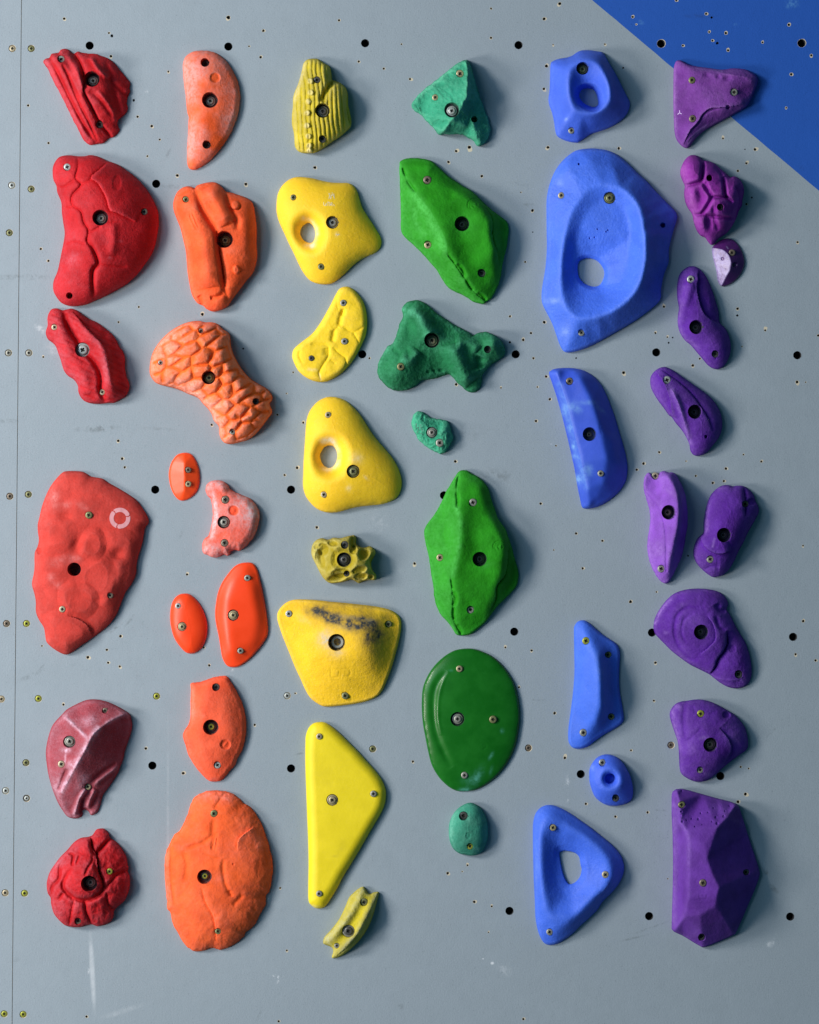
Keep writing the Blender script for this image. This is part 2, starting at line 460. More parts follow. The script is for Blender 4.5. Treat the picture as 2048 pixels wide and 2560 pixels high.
    for (f, x, y, R, hr, fl) in items:
        lx, lz = ((x-1024)*(1-hr/DU)-(cx-1024))*S, (-(y-1280)*(1-hr/DU)+(cy-1280))*S
        if f[0] == 'S':                                    # S x y r metal depth
            s = bpy.data.objects.new('screw', HEAD[f[4]]); C.objects.link(s); s.parent = o
            r = R*0.93; s.scale = (r*S, r*S, r*S); s.location = (lx, -(fl+r*0.42)*S, lz)
            s.rotation_euler = (0, random.random()*1.5, 0)
        elif f[0] == 'B':                                  # B x y r metal depth headr
            hr2 = (f[6] if len(f) > 6 else 0.66*f[3])/k
            wsh = bpy.data.objects.new('bolt', WASH[f[7] if len(f) > 7 else f[4]]); C.objects.link(wsh); wsh.parent = o
            wsh.scale = (hr2*S,)*3; wsh.location = (lx, -(fl+hr2*0.33)*S, lz)
            s = bpy.data.objects.new('screw', HEAD[f[4]]); C.objects.link(s); s.parent = wsh
            s.scale = (0.72,)*3; s.location = (0, -0.16, 0); s.rotation_euler = (0, random.random()*1.5, 0)
    HOLDS[key] = dict(obj=o, cv=cv, k=k, h=h, x0=x0, y0=y0, g=g, cx=cx, cy=cy)
    return o

def on_hold(key, x, y, lift=0.35):
    """local coordinates on the surface of a hold for a traced point"""
    d = HOLDS[key]; px, py = d['cv']([(x, y)])[0]
    hh = float(bilin(d['h'], np.array((px-d['x0'])/d['g']), np.array((py-d['y0'])/d['g'])))
    f = 1-hh/DU
    return Vector((((px-1024)*f-(d['cx']-1024))*S, -(hh+lift)*S, (-(py-1280)*f+(d['cy']-1280))*S))

def strokes(key, name, lines, width, mat, lift=0.45):
    """thin painted or moulded marks lying on the surface of a hold"""
    d = HOLDS[key]; bm = bmesh.new(); w2 = width/2
    for ln in lines:
        ln = smooth_open(P(ln), 4); L = []; R = []
        for i, q in enumerate(ln):
            a = ln[max(i-1, 0)]; b = ln[min(i+1, len(ln)-1)]; t = np.array(b)-np.array(a); t = t/(np.hypot(*t)+1e-9)
            nx, ny = -t[1], t[0]; ww = w2*(0.8+0.35*random.random())
            L.append(bm.verts.new(on_hold(key, q[0]+nx*ww, q[1]+ny*ww, lift))); R.append(bm.verts.new(on_hold(key, q[0]-nx*ww, q[1]-ny*ww, lift)))
        for i in range(len(L)-1): bm.faces.new((L[i], L[i+1], R[i+1], R[i]))
    me = bpy.data.meshes.new(name); bm.to_mesh(me); bm.free()
    return link(name, me, mat, d['obj'])
# ------------------------------------------------------------------ the wall
Q = 2.4643
def tl(x0, y0, s): return [((q[0]/Q+x0), (q[1]/Q+y0))+tuple(q[2:]) for q in P(s)]
TN = [(q[0]*1.1873, q[1]*1.1873) for q in P('189,96 481,98 769,91 1092,95 1392,92 1688,91 329,387 763,746 1086,746 1382,742 1679,748 327,1031 613,1031 935,1043 1083,1330 1373,1332 1670,1341 321,1612 613,1618 1223,1630 1517,1634 1073,1918 1367,1929 1664,1930 '
     '-100,96 1990,91 -30,746 -30,1330 1980,748 1980,1341 1980,1930 -30,1930 186,2210 480,2214 770,2212 1070,2216 1370,2220 1668,2222')]
TN = [q for q in TN if q[1] < 2540 or q[1] > 2575]
# screw-holes: x, y, radius, chip length, chip direction (deg, picture), in tile pixels
SH = []
for (x0, y0, s) in [
 (0, 0, '396,115,8,10,60 672,203,6,4,0 690,221,9,9,20 684,347,8,8,90 174,650,7,3,0 299,881,7,3,0 825,618,8,0,0 848,719,7,3,0 935,777,8,10,50 985,860,6,2,0 909,962,6,3,90 1037,441,6,10,60 1093,1081,9,7,90 1515,1134,9,14,80 1407,108,11,13,100 1623,189,8,6,0 1535,285,5,5,0 1607,352,8,8,300 252,1533,7,7,0 299,1607,7,7,180'),
 (680, 0, '413,125,7,6,0 798,272,5,3,0 535,379,7,5,40 689,423,7,3,0 851,487,7,20,20 1350,53,6,2,0 1350,233,7,5,90 1135,931,8,22,340 1217,907,10,30,80 1088,998,8,10,60 1293,1085,8,4,90 1534,1185,4,3,0 1606,1297,8,8,120 1607,1430,3,0,0 1560,1614,6,2,0 265,1032,9,6,20 1677,116,9,9,0 1692,407,9,12,300'),
 (1348, 0, '127,22,9,16,120 86,275,4,14,80 405,272,5,16,50 46,407,8,12,290 30,548,8,16,60 54,908,9,17,120 518,418,6,0,0 491,914,8,10,0 1133,853,6,18,270 1268,920,4,0,0 1330,921,8,24,340 1277,1006,7,20,310 1224,1053,7,3,0 1311,1217,6,0,0 1277,1257,7,8,20 1592,1492,7,9,80 '
              '845,2,8,8,0 1029,85,8,9,0 1063,108,8,9,0 577,104,8,8,300 598,150,3,6,0 1048,197,7,8,300 1063,206,8,9,90 1151,204,9,8,290 1068,250,7,8,0 1097,266,10,14,270 886,281,7,8,0 1164,310,8,13,270 1377,261,7,7,270 1539,153,9,9,300 1677,341,8,12,90 1553,458,9,9,0 1522,664,6,8,90'),
 (0, 650, '856,289,6,4,90 731,383,6,2,0 112,577,7,0,0 267,597,6,6,270 1247,335,9,18,280 1499,546,6,0,0 1709,953,6,2,0 1305,1015,7,10,60 729,1114,8,8,90 753,1224,8,9,340 769,1277,7,3,0'),
 (680, 650, '601,605,6,4,0 131,692,5,2,0 90,822,4,5,0 36,953,6,0,0 193,1002,7,10,300 155,1280,8,18,340 78,1325,7,5,0 1130,1241,8,10,0 1467,347,7,4,0 1678,383,9,9,0 1596,450,7,2,0 1548,492,8,10,270 1466,507,7,0,0 1611,605,7,3,0 1411,788,5,10,280 1690,718,8,9,0 1635,782,5,9,0 1712,858,8,8,0 1627,992,8,9,0 1656,1501,7,7,0 1135,766,8,9,60 1561,12,7,3,0 276,1647,8,12,20'),
 (1348, 650, '28,384,8,10,0 769,288,7,20,270 1223,300,8,6,90 1221,342,7,18,280 1393,433,6,28,280 716,449,6,9,300 790,475,5,12,290 823,478,5,9,0 798,510,6,14,270 1250,533,4,2,0 990,608,6,2,0 947,650,8,9,80 521,694,9,16,70 44,719,6,3,0 66,859,8,3,0 1589,752,9,20,60 1642,753,3,2,0 740,1184,7,10,30 905,1239,4,7,0 643,1254,8,9,0 602,1292,7,7,0 1369,1241,7,10,320 1151,1285,8,8,0 1259,1199,5,4,320 965,1330,6,4,0 1138,1362,7,10,0 1070,1373,7,9,0 228,1685,7,5,0 11,1501,8,4,0 228,604,5,0,0 104,1144,5,2,0 1719,465,7,3,0'),
 (0, 1300, '1153,335,7,14,300 743,716,8,11,0 659,800,7,2,0 259,776,5,4,0 541,846,9,17,20 667,879,7,10,0 738,902,7,14,60 101,810,4,9,270 391,1137,7,9,270 899,1408,8,7,300 1289,895,7,5,300 1256,786,6,7,0 1570,1262,7,9,90 1129,1560,9,12,340'),
 (680, 1300, '879,268,8,22,90 276,45,8,12,0 1438,785,6,16,270 1600,804,7,8,90 1523,1030,6,9,270 143,1068,5,9,0 868,1488,7,8,70'),
 (1348, 1300, '227,83,7,3,0 390,128,7,5,0 268,298,7,14,0 90,185,4,2,0 918,220,6,0,0 723,443,5,7,0 563,504,9,8,320 1626,158,5,12,100 1627,623,8,9,300 1580,827,7,15,80 1703,865,7,9,0 717,879,8,9,90 707,1113,6,10,60 95,1190,8,5,0 159,1465,8,22,280 566,1419,6,7,0 1242,1521,6,2,0 1291,1531,5,5,0 1271,1689,9,19,20'),
 (0, 1860, '534,1680,7,7,0'),
 (680, 1860, '1205,747,6,14,270 1083,796,8,13,40 1247,972,8,13,0 1354,1000,6,9,270 1172,786,3,4,0 1334,1160,4,10,300 51,887,6,8,90 92,1272,6,9,80 42,1708,7,4,0 1549,1695,7,11,320'),
 (1348, 1860, '288,369,7,10,0 668,421,7,9,0 470,447,7,9,30 1225,356,9,12,0 793,830,4,2,0')]:
    SH += [(q[0]/Q+x0, q[1]/Q+y0, q[2]/Q, q[3]/Q, q[4]) for q in P(s)]
# wall screws: x, y, metal, label (picture px of the whole tracing grid, /1.1873)
WS = [(26, 102, 'p', 'orange-tinted screw head left of the panel seam, topmost of that column'), (66, 102, 'o', 'olive screw head right of the panel seam, level with the top red hold'),
 (25, 390, 'w', 'pale silver screw head left of the panel seam, second from the top'), (66, 398, 'o', 'olive screw head right of the panel seam beside the big red domed hold'),
 (20, 490, 'o', 'dark olive screw head left of the panel seam, third from the top'), (18, 743, 'g', 'grey screw head left of the seam beside a small round hole'),
 (61, 743, 'g', 'grey screw head right of the seam beside the twisted red hold'), (21, 1045, 'n', 'brown screw head left of the seam, level with the top of the big red slab'),
 (60, 1041, 'o', 'olive-grey screw head between the seam and the top of the big red slab'), (14, 1313, 'n', 'brown screw head left of the seam, level with the foot of the red slab'),
 (56, 1313, 'y', 'green-yellow screw head between the seam and the foot of the red slab'), (3, 1472, 'p', 'gold screw head cut by the left edge of the photo'),
 (81, 1471, 'y', 'green-yellow screw head above and left of the burgundy hold'), (330, 1466, 'y', 'green-yellow screw head alone between the burgundy hold and the orange fin'),
 (605, 1465, 'w', 'silver screw head at the lower left of the stained yellow trapezoid'), (785, 1577, 'o', 'dark olive screw head right of the tip of the tall yellow triangle'),
 (55, 1606, 'o', 'dark olive screw head left of the burgundy hold'), (12, 1665, 'w', 'silver screw head low in the column left of the seam'),
 (56, 1681, 'w', 'screw filled over with grey paint beside the foot of the burgundy hold'), (11, 1880, 'p', 'brassy screw head left of the seam, level with the red rosette hold'),
 (52, 1881, 'y', 'bright yellow screw head right of the seam beside the red rosette hold'), (9, 2135, 'y', 'yellow screw head at the bottom left corner, left of the seam'),
 (49, 2136, 'y', 'yellow screw head at the bottom left corner, right of the seam'),
 (1113, 1575, 'n', 'brown screw sunk deep in the wall right of the glossy green oval'), (1413, 1569, 'n', 'screw sunk in a pale countersink left of the lower purple hold')]
WS = [(a*1.1873, b*1.1873, c, d) for a, b, c, d in WS]

def seam_x(y): return 53.0-22.0*(y-100)/2400.0
BL = [(1477, -3), (2056, 484)]                              # painted edge of the blue corner
def bly(x): return BL[0][1]+(x-BL[0][0])*(BL[1][1]-BL[0][1])/(BL[1][0]-BL[0][0])+0.0

rngw = random.Random(5)
def ngon(x, y, r, n, jit=0.0):
    return [(x+r*math.cos(2*math.pi*i/n)*(1+rngw.uniform(-jit, jit)), y+r*math.sin(2*math.pi*i/n)*(1+rngw.uniform(-jit, jit))) for i in range(n)]

def wall_mats():
    mats = {}
    def paint(name, col, blue=False):
        m, nt, b = nmat(name)
        tc = nt.nodes.new('ShaderNodeTexCoord'); v = tc.outputs['Object']
        big = noise_(nt, v, 3.2, 4, 0.6); mid = noise_(nt, v, 26, 4, 0.6); fine = noise_(nt, v, 700, 3, 0.7); sp = noise_(nt, v, 330, 3, 0.75)
        c = mixc(nt, ramp(nt, big, 0.3, 0.7), tuple(x*0.95 for x in col), tuple(x*1.04 for x in col))
        c = mixc(nt, ramp(nt, mid, 0.35, 0.7, 0, 0.8), c, tuple(x*0.94 for x in col))
        c = mixc(nt, ramp(nt, fine, 0.35, 0.7, 0, 0.8), c, tuple(x*1.14 for x in col))
        c = mixc(nt, ramp(nt, sp, 0.60, 0.70, 0, 0.55), c, tuple(x*0.5 for x in col))
        # scattered grime freckles and rub marks that live on the paint
        gr = math_(nt, 'MULTIPLY', ramp(nt, noise_(nt, v, 6.0, 3), 0.52, 0.72), ramp(nt, noise_(nt, v, 170, 5, 0.8), 0.56, 0.70))
        c = mixc(nt, math_(nt, 'MULTIPLY', gr, 0.45), c, (0.12, 0.15, 0.17))
        sm = []
        def smudge(px, py, rx, ry, rot, amt, light=False, tex=(90, 0.42, 0.66)):
            mp = nt.nodes.new('ShaderNodeMapping'); mp.vector_type = 'TEXTURE'
            mp.inputs['Location'].default_value = (wx(px), 0, wz(py)); mp.inputs['Rotation'].default_value = (0, math.radians(rot), 0)
            mp.inputs['Scale'].default_value = (rx*S, 10, ry*S); nt.links.new(v, mp.inputs['Vector'])
            ln = nt.nodes.new('ShaderNodeVectorMath'); ln.operation = 'LENGTH'; nt.links.new(mp.outputs[0], ln.inputs[0])
            f = ramp(nt, ln.outputs['Value'], 0.25, 1.0, min(amt*(1.1 if light else 1.9), 1), 0.0)
            f = math_(nt, 'MULTIPLY', f, ramp(nt, noise_(nt, v, tex[0], 5, 0.75), tex[1], tex[2]))
            sm.append((f, light))
        if not blue:
            for a in [(55, 693, 95, 11, 0, .5), (245, 1072, 75, 12, -2, .6), (20, 1052, 40, 8, 0, .4), (395, 1072, 60, 7, 3, .3), (453, 1336, 5, 16, 20, .75), (357, 1559, 4, 16, -5, .7),
                      (330, 1545, 40, 5, -50, .5), (290, 1570, 30, 5, -40, .5), (105, 1668, 16, 4, -50, .5), (75, 1690, 60, 8, -25, .3), (450, 468, 70, 8, 5, .35), (420, 385, 28, 6, -60, .3),
                      (648, 2540, 5, 18, 25, .75), (655, 2522, 4, 8, 25, .7), (1000, 2520, 12, 16, 20, .45), (1300, 460, 30, 6, 10, .45), (1320, 512, 20, 6, 0, .4), (1640, 460, 34, 8, 15, .35),
                      (1932, 2220, 26, 9, 40, .55), (1915, 2180, 14, 9, 50, .6), (1630, 2318, 60, 4, -20, .45), (1585, 2345, 60, 4, -14, .3), (1650, 2025, 30, 4, 5, .4), (1345, 1750, 30, 4, 5, .4),
                      (750, 1884, 22, 4, -15, .4), (1930, 1830, 30, 4, -45, .35), (40, 2400, 8, 20, 60, .2), (160, 1250, 70, 60, 0, .25), (1240, 1190, 60, 24, 0, .35), (1170, 1080, 60, 30, 0, .2)]:
                smudge(*a)
            for a in [(231, 2430, 9, 130, -3, .5, True, (20, 0.2, 0.6)), (222, 2427, 5, 12, 10, .7, True), (100, 822, 22, 12, 40, .45, True, (60, .4, .6)), (130, 870, 26, 34, 0, .25, True), (420, 2050, 5, 330, 0, .22, True, (12, .3, .7)),
                      (300, 2530, 90, 10, -18, .2, True, (30, .35, .7)), (1231, 2408, 6, 5, 0, 1, True, (200, .2, .4)), (1208, 2397, 3, 2, 0, 1, True, (200, .2, .4)), (1262, 2425, 26, 20, 30, .3, True), (690, 2445, 12, 22, 0, .8, True, (140, .55, .62)),
                      (1418, 1960, 9, 30, 8, .6, True, (90, .5, .66)), (1418, 2000, 12, 8, -35, .8, True, (90, .5, .66)), (675, 2255, 20, 30, 0, .6, True, (140, .58, .64)), (1380, 1110, 12, 6, 40, .6, True), (945, 1310, 40, 40, 0, .15, True),
                      (365, 228, 10, 8, 0, .5, True), (1935, 2350, 5, 22, 12, .5, True), (1925, 2360, 14, 12, 0, .5, True), (582, 1675, 7, 4, -50, .8, True)]:
                smudge(*a)
        else:
            for a in [(1980, 10, 26, 18, 0, .5, True), (1600, 55, 14, 9, 20, .4, True), (1840, 62, 10, 6, 0, .4, True), (2000, 420, 14, 10, 0, .35), (1750, 40, 60, 8, 0, .3), (1900, 520, 30, 20, 0, .2)]:
                smudge(*a)
        for f, li in sm:
            c = mixc(nt, f, c, ((0.66, 0.70, 0.74) if not blue else (0.12, 0.34, 0.62)) if li else ((0.17, 0.20, 0.22) if not blue else (0.015, 0.05, 0.20)))
        nt.links.new(c, b.inputs['Base Color']); b.inputs['Roughness'].default_value = 0.62
        b.inputs['Specular IOR Level'].default_value = 0.28
        bp = nt.nodes.new('ShaderNodeBump'); bp.inputs['Strength'].default_value = 0.33; bp.inputs['Distance'].default_value = 0.0008
        hh = math_(nt, 'ADD', math_(nt, 'MULTIPLY', noise_(nt, v, 430, 3, 0.6), 1.0), math_(nt, 'MULTIPLY', noise_(nt, v, 60, 3), 1.2))
        nt.links.new(hh, bp.inputs['Height']); nt.links.new(bp.outputs[0], b.inputs['Normal'])
        return m
    mats['grey'] = paint('wall_paint_grey', (0.276, 0.330, 0.374))
    mats['blue'] = paint('wall_paint_blue', (0.016, 0.092, 0.42), True)
    m, nt, b = nmat('bare_plywood'); v = coords(nt)
    nt.links.new(mixc(nt, noise_(nt, v, 400, 3), (0.42, 0.36, 0.25), (0.72, 0.66, 0.52)), b.inputs['Base Color']); b.inputs['Roughness'].default_value = 0.9; mats['wood'] = m
    m, nt, b = nmat('hole_inside_shade'); b.inputs['Base Color'].default_value = (0.028, 0.022, 0.016, 1); b.inputs['Roughness'].default_value = 0.9; mats['dark'] = m  # shallow screw holes: depth shade put into the dark colour
    m, nt, b = nmat('insert_steel'); b.inputs['Base Color'].default_value = (0.016, 0.016, 0.017, 1); b.inputs['Roughness'].default_value = 0.75; mats['insert'] = m
    m, nt, b = nmat('fresh_paint_film'); b.inputs['Base Color'].default_value = (0.36, 0.41, 0.45, 1); b.inputs['Roughness'].default_value = 0.5; mats['film'] = m
    return mats
WM = wall_mats()

def blue_(x, y): return (BL[1][0]-BL[0][0])*(y-BL[0][1])-(BL[1][1]-BL[0][1])*(x-BL[0][0]) < 0
def build_wall():
    tn = [(x, y, 10.4) for x, y in TN]
    ws = [(x, y, 9.4) for x, y, *_ in WS if 2 < 3]
    sh = []
    for (x, y, r, c, a) in SH:
        if any(math.hypot(x-q[0], y-q[1]) < q[2]+r+3 for q in tn+ws): continue
        if any(math.hypot(x-q[0], y-q[1]) < q[2]+r+1.5 for q in sh): continue
        if abs(x-seam_x(y)) < r+3: continue
        rb = 0.88 if blue_(x, y) else 1.0
        sh.append((x, y, max(r*1.12*rb, 1.8), c*0.75*rb, a))
    X0, X1, Y0, Y1 = -420, 2500, -420, 3000
    B0 = (BL[0][0]-(BL[1][0]-BL[0][0])*((BL[0][1]-Y0)/(BL[1][1]-BL[0][1])), Y0)
    B1 = (X1, BL[0][1]+(X1-BL[0][0])*(BL[1][1]-BL[0][1])/(BL[1][0]-BL[0][0]))
    def blue_side(x, y):
        return (B1[0]-B0[0])*(y-B0[1])-(B1[1]-B0[1])*(x-B0[0]) < 0
    sg = 0.75
    main = [(seam_x(Y0)+sg, Y0), (B0[0], Y0), (X1, Y0), (X1, B1[1]), (X1, Y1), (seam_x(Y1)+sg, Y1)]
    side = [(X0, Y0), (seam_x(Y0)-sg, Y0), (seam_x(Y1)-sg, Y1), (X0, Y1)]
    def panel(name, outline, label, main_panel):
        inp = lambda x, y: (x > seam_x(y)) == main_panel
        vs = [Vector(q) for q in outline]; es = [(i, (i+1) % len(vs)) for i in range(len(vs))]
        regs = []                                          # (kind, polygon, hole index)
        def add(poly):
            b = len(vs); vs.extend(Vector(q) for q in poly); es.extend((b+i, b+(i+1) % len(poly)) for i in range(len(poly)))
            return list(range(b, b+len(poly)))
        loops = []
        for (x, y, r) in tn:
            if inp(x, y) and X0 < x-r and x+r < X1: loops.append(('t', x, y, r, add(ngon(x, y, r, 26))))
        for (x, y, r) in ws:
            if inp(x, y): loops.append(('w', x, y, r, add(ngon(x, y, r, 20))))
        chips = []
        for (x, y, r, c, a) in sh:
            if not inp(x, y): continue
            loops.append(('s', x, y, r, add(ngon(x, y, r, 10, 0.12))))
            if c > 0.5:
                poly = []; a0 = math.radians(a); blu = blue_side(x, y)
                for i in range(14):
                    t = 2*math.pi*i/14
                    al = max(math.cos(t-a0), 0)**2
                    rr = r*(1.16 if blu else 1.04)+c*0.9*al*rngw.uniform(0.6, 1.1)+rngw.uniform(0, 0.5)
                    poly.append((x+rr*math.cos(t), y+rr*math.sin(t)))
                if all(math.hypot(px-q[0], py-q[1]) > q[2]+1.2 for px, py in poly for q in tn+ws+[z[:3] for z in sh if z[:2] != (x, y)]) and all(abs(px-seam_x(py)) > 2.5 for px, py in poly):
                    if not any(math.hypot(x-q[0], y-q[1]) < q[2]+r*2+c+2 for q in chips):
                        chips.append((x, y, r*1.3+c, poly)); add(poly)
        if main_panel:                                     # pale ring torn round the two bolt holes in the blue
            for (x, y, r) in tn:
                if blue_side(x, y):
                    poly = [(x+1.3+(r+0.3)*math.cos(2*math.pi*i/18)+rngw.uniform(-.4, .4), y-0.7+(r+0.3)*math.sin(2*math.pi*i/18)+rngw.uniform(-.4, .4)) for i in range(18)]
                    poly = [(px, py) if math.hypot(px-x, py-y) > r+0.25 else (x+(px-x)*(r+0.35)/math.hypot(px-x, py-y), y+(py-y)*(r+0.35)/math.hypot(px-x, py-y)) for px, py in poly]
                    chips.append((x, y, r+4, poly)); add(poly)
            b = len(vs); nseg = 60                         # hand-masked, slightly wavy paint edge
            pts = [1]+[None]*(nseg-1)+[3]
            for i in range(1, nseg):
                t = i/nseg; off = rngw.uniform(-0.6, 0.6)
                vs.append(Vector((B0[0]+(B1[0]-B0[0])*t, B0[1]+(B1[1]-B0[1])*t+off))); pts[i] = len(vs)-1
            for i in range(nseg): es.append((pts[i], pts[i+1]))
            edgepts = [(vs[p].x, vs[p].y) for p in pts]
        ov, oe, of, vi, ei, fi = geometry.delaunay_2d_cdt(vs, es, [], 1, 1e-4)
        src = {}
        for k_, o in enumerate(vi):
            for j in o: src[j] = k_
        F = {'grey': [], 'blue': [], 'wood': []}
        for f in of:
            n = len(f); x = sum(ov[i].x for i in f)/n; y = sum(ov[i].y for i in f)/n
            if any(math.hypot(x-l[1], y-l[2]) < l[3]*0.995*(0.97 if l[0] != 's' else 0.85) for l in loops): continue
            kd = 'grey'
            if main_panel:
                ex = np.interp(x, [p[0] for p in edgepts], [p[1] for p in edgepts])
                if y < ex: kd = 'blue'
            for cx_, cy_, rr, poly in chips:
                if math.hypot(x-cx_, y-cy_) < rr+4:
                    c_ = False; m_ = len(poly)
                    for i in range(m_):
                        x1, y1 = poly[i]; x2, y2 = poly[(i+1) % m_]
                        if (y1 > y) != (y2 > y) and x < (x2-x1)*(y-y1)/(y2-y1)+x1: c_ = not c_
                    if c_: kd = 'wood'; break
            F[kd].append(f)
        def mk(nm, faces, mat, parent=None, holes=False):
            bm = bmesh.new(); M = {}
            def gv(i):
                if i not in M: M[i] = bm.verts.new((wx(ov[i].x), 0, wz(ov[i].y)))
                return M[i]
            for f in faces:
                try: bm.faces.new([gv(i) for i in f])
                except ValueError: pass
            bmesh.ops.recalc_face_normals(bm, faces=bm.faces)
            if bm.faces and sum(f.normal.y for f in bm.faces) > 0: bmesh.ops.reverse_faces(bm, faces=bm.faces)
            if holes:
                for (kd, x, y, r, ids) in loops:
                    ring = [Vector((wx(ov[src[i]].x), 0, wz(ov[src[i]].y))) for i in ids]
                    dep = {'t': 0, 'w': 3.2, 's': 8}[kd]*S
                    if kd == 't': continue
                    cen = Vector((wx(x), dep, wz(y))); k2 = 0.86 if kd == 'w' else 0.8
                    a_ = [bm.verts.new(p) for p in ring]; b_ = [bm.verts.new(Vector((cen.x+(p.x-cen.x)*k2, dep, cen.z+(p.z-cen.z)*k2))) for p in ring]
                    for i in range(len(ring)):
                        f = bm.faces.new((a_[i], a_[(i+1) % len(ring)], b_[(i+1) % len(ring)], b_[i])); f.material_index = 2 if kd == 's' else 1
                    f = bm.faces.new(b_); f.material_index = 2
            me = bpy.data.meshes.new(nm); bm.to_mesh(me); bm.free()
            return link(nm, me, mat, parent)
        body = mk(name, F['grey'], [WM['grey'], WM['wood'], WM['dark']], None, True)
        tag(body, label, 'wall panel')
        if F['blue']: mk('painted_corner', F['blue'], WM['blue'], body)
        if F['wood']: mk('chipped_plywood', F['wood'], WM['wood'], body)
        # threaded inserts: tubes behind the bolt holes, with added dark end caps that block light
        prof = [(1.0, 0), (1.0, 7), (0.9, 8.5), (0.86, 30)]
        first = None
        for (kd, x, y, r, ids) in loops:
            if kd != 't': continue
            if first is None:
                bm = bmesh.new(); n = 26
                R = [[bm.verts.new((10.4*q[0]*math.cos(2*math.pi*i/n)*S, q[1]*S, -10.4*q[0]*math.sin(2*math.pi*i/n)*S)) for i in range(n)] for q in prof]
                for a in range(len(R)-1):
                    for i in range(n): bm.faces.new((R[a][i], R[a+1][i], R[a+1][(i+1) % n], R[a][(i+1) % n])).smooth = True
                bm.faces.new(R[-1]); me = bpy.data.meshes.new('threaded_insert'); bm.to_mesh(me); bm.free(); me.materials.append(WM['insert'])
                first = me
            o = bpy.data.objects.new('threaded_insert', first); C.objects.link(o); o.parent = body; o.location = (wx(x), 0, wz(y))
        # panel edges and back
        bm = bmesh.new(); th = 32*S
        fr = [bm.verts.new((wx(q[0]), 0.0, wz(q[1]))) for q in outline]; bk = [bm.verts.new((wx(q[0]), th, wz(q[1]))) for q in outline]
        for i in range(len(fr)): bm.faces.new((fr[i], fr[(i+1) % len(fr)], bk[(i+1) % len(fr)], bk[i]))
        bm.faces.new(bk)
        me = bpy.data.meshes.new('plywood_core'); bm.to_mesh(me); bm.free(); link('plywood_core', me, WM['wood'], body)
        return body
    panel('wall_panel', main, 'wide grey plywood climbing panel with a blue corner, carrying all the holds', True)
    panel('wall_panel', side, 'narrow strip of grey plywood panel left of the dark vertical seam', False)
    for i, (x, y, mt, lb) in enumerate(WS):
        s = bpy.data.objects.new('screw', HEAD[mt]); C.objects.link(s); r = 7.6
        if 'filled over' in lb: r = 6.0
        s.scale = (r*S,)*3; s.location = (wx(x), 1.9*S if 'sunk' not in lb else 3.0*S, wz(y)); s.rotation_euler = (0, rngw.uniform(0, 1.5), 0)
        tag(s, lb, 'screw', 'screws driven into the wall panels')
build_wall()
# ------------------------------------------------------------------ the holds
def sc(x, y, r=34, m='g', d=3): return ('S', x, y, r*1.1, m, d)
def bo(x, y, r=78, m='g', d=40, hr=None, wm=None): return ('B', x, y, r, m, d, hr or 48, wm or m)
def em(x, y, r, d=40): return ('E', x, y, r, d)
PK = (0.54, 0.12, 0.155)
G1 = 'red climbing holds in the leftmost column'
red = hold_mat((0.48, 0.004, 0.008), PK, 0.7, 0.9)
hold('r1', (0, 80), '445,300 470,270 505,262 530,225 570,212 600,208 620,182 665,170 710,185 745,215 765,220 800,198 850,210 915,222 975,220 1040,240 1110,270 1170,310 1220,370 1270,430 1310,480 1338,520 1335,570 1338,610 1310,680 1305,730 1315,780 1300,830 1260,870 1220,905 1210,950 1228,1000 1210,1040 1170,1080 1130,1090 1105,1105 1060,1145 1010,1148 960,1160 920,1162 880,1135 840,1080 790,980 740,880 680,760 620,640 560,530 500,400 455,335',
 ('tin', 10, ['560,240,42 700,470,58 800,620,66 900,850,55 960,1110,22', '860,330,50 1000,400,60 1060,560,56 1120,800,42', '480,300,22 660,640,34 840,1000,26'], 9, 60),
 [('g', '510,270 600,430 720,680 850,930 990,1140', 22, 13), ('g', '640,330 740,520 830,700', 16, 9), ('g', '690,440 800,700 900,900 1010,1130', 16, 9),
  ('g', '760,220 830,350 860,480 880,580', 24, 14), ('g', '850,610 930,760 1020,930 1150,1085', 17, 12), ('s', '760,220 830,350 860,480 850,600 930,760 1020,930', 60, -8),
  ('r', '470,310 620,610 790,930 900,1110', 34, 8), ('r', '680,210 780,380 830,500 870,580', 34, 8), ('r', '930,250 1010,380 1120,480', 24, 8),
  ('g', '1060,250 1120,400 1170,600 1250,880', 30, 5), ('g', '920,600 1040,700 1190,900', 26, 7), ('r', '1000,600 1120,760 1210,960', 26, 6), ('g', '1110,480 1200,560 1320,680', 24, 5), ('n', 4, 26),
  ('cl', '470,310 620,610 790,930 900,1110', 40, .35), ('cl', '640,200 740,380 830,560', 40, .3), ('c', 960, 680, 60, 90, 0, .35)],
 [bo(943, 482, 80, 'g', 40), sc(628, 275, 36), sc(1018, 945, 40, 'n', 4)], red, 'deep red ribbed fan-shaped hold at the top of the red column', G1, chalk=(.08, .3), edge=(1.2, 9))
R2O = '540,1440 548,1370 590,1300 640,1272 720,1265 800,1275 870,1274 930,1263 1000,1275 1060,1300 1110,1325 1160,1340 1230,1370 1300,1420 1380,1480 1460,1560 1530,1650 1590,1760 1625,1850 1632,1950 1628,2010 1600,2170 1560,2280 1480,2400 1400,2500 1300,2590 1200,2650 1080,2715 1000,2750 900,2795 800,2815 700,2810 630,2780 580,2720 548,2650 550,2560 590,2460 615,2350 635,2250 655,2150 665,2060 650,1960 635,1850 630,1750 590,1650 580,1580 550,1520'
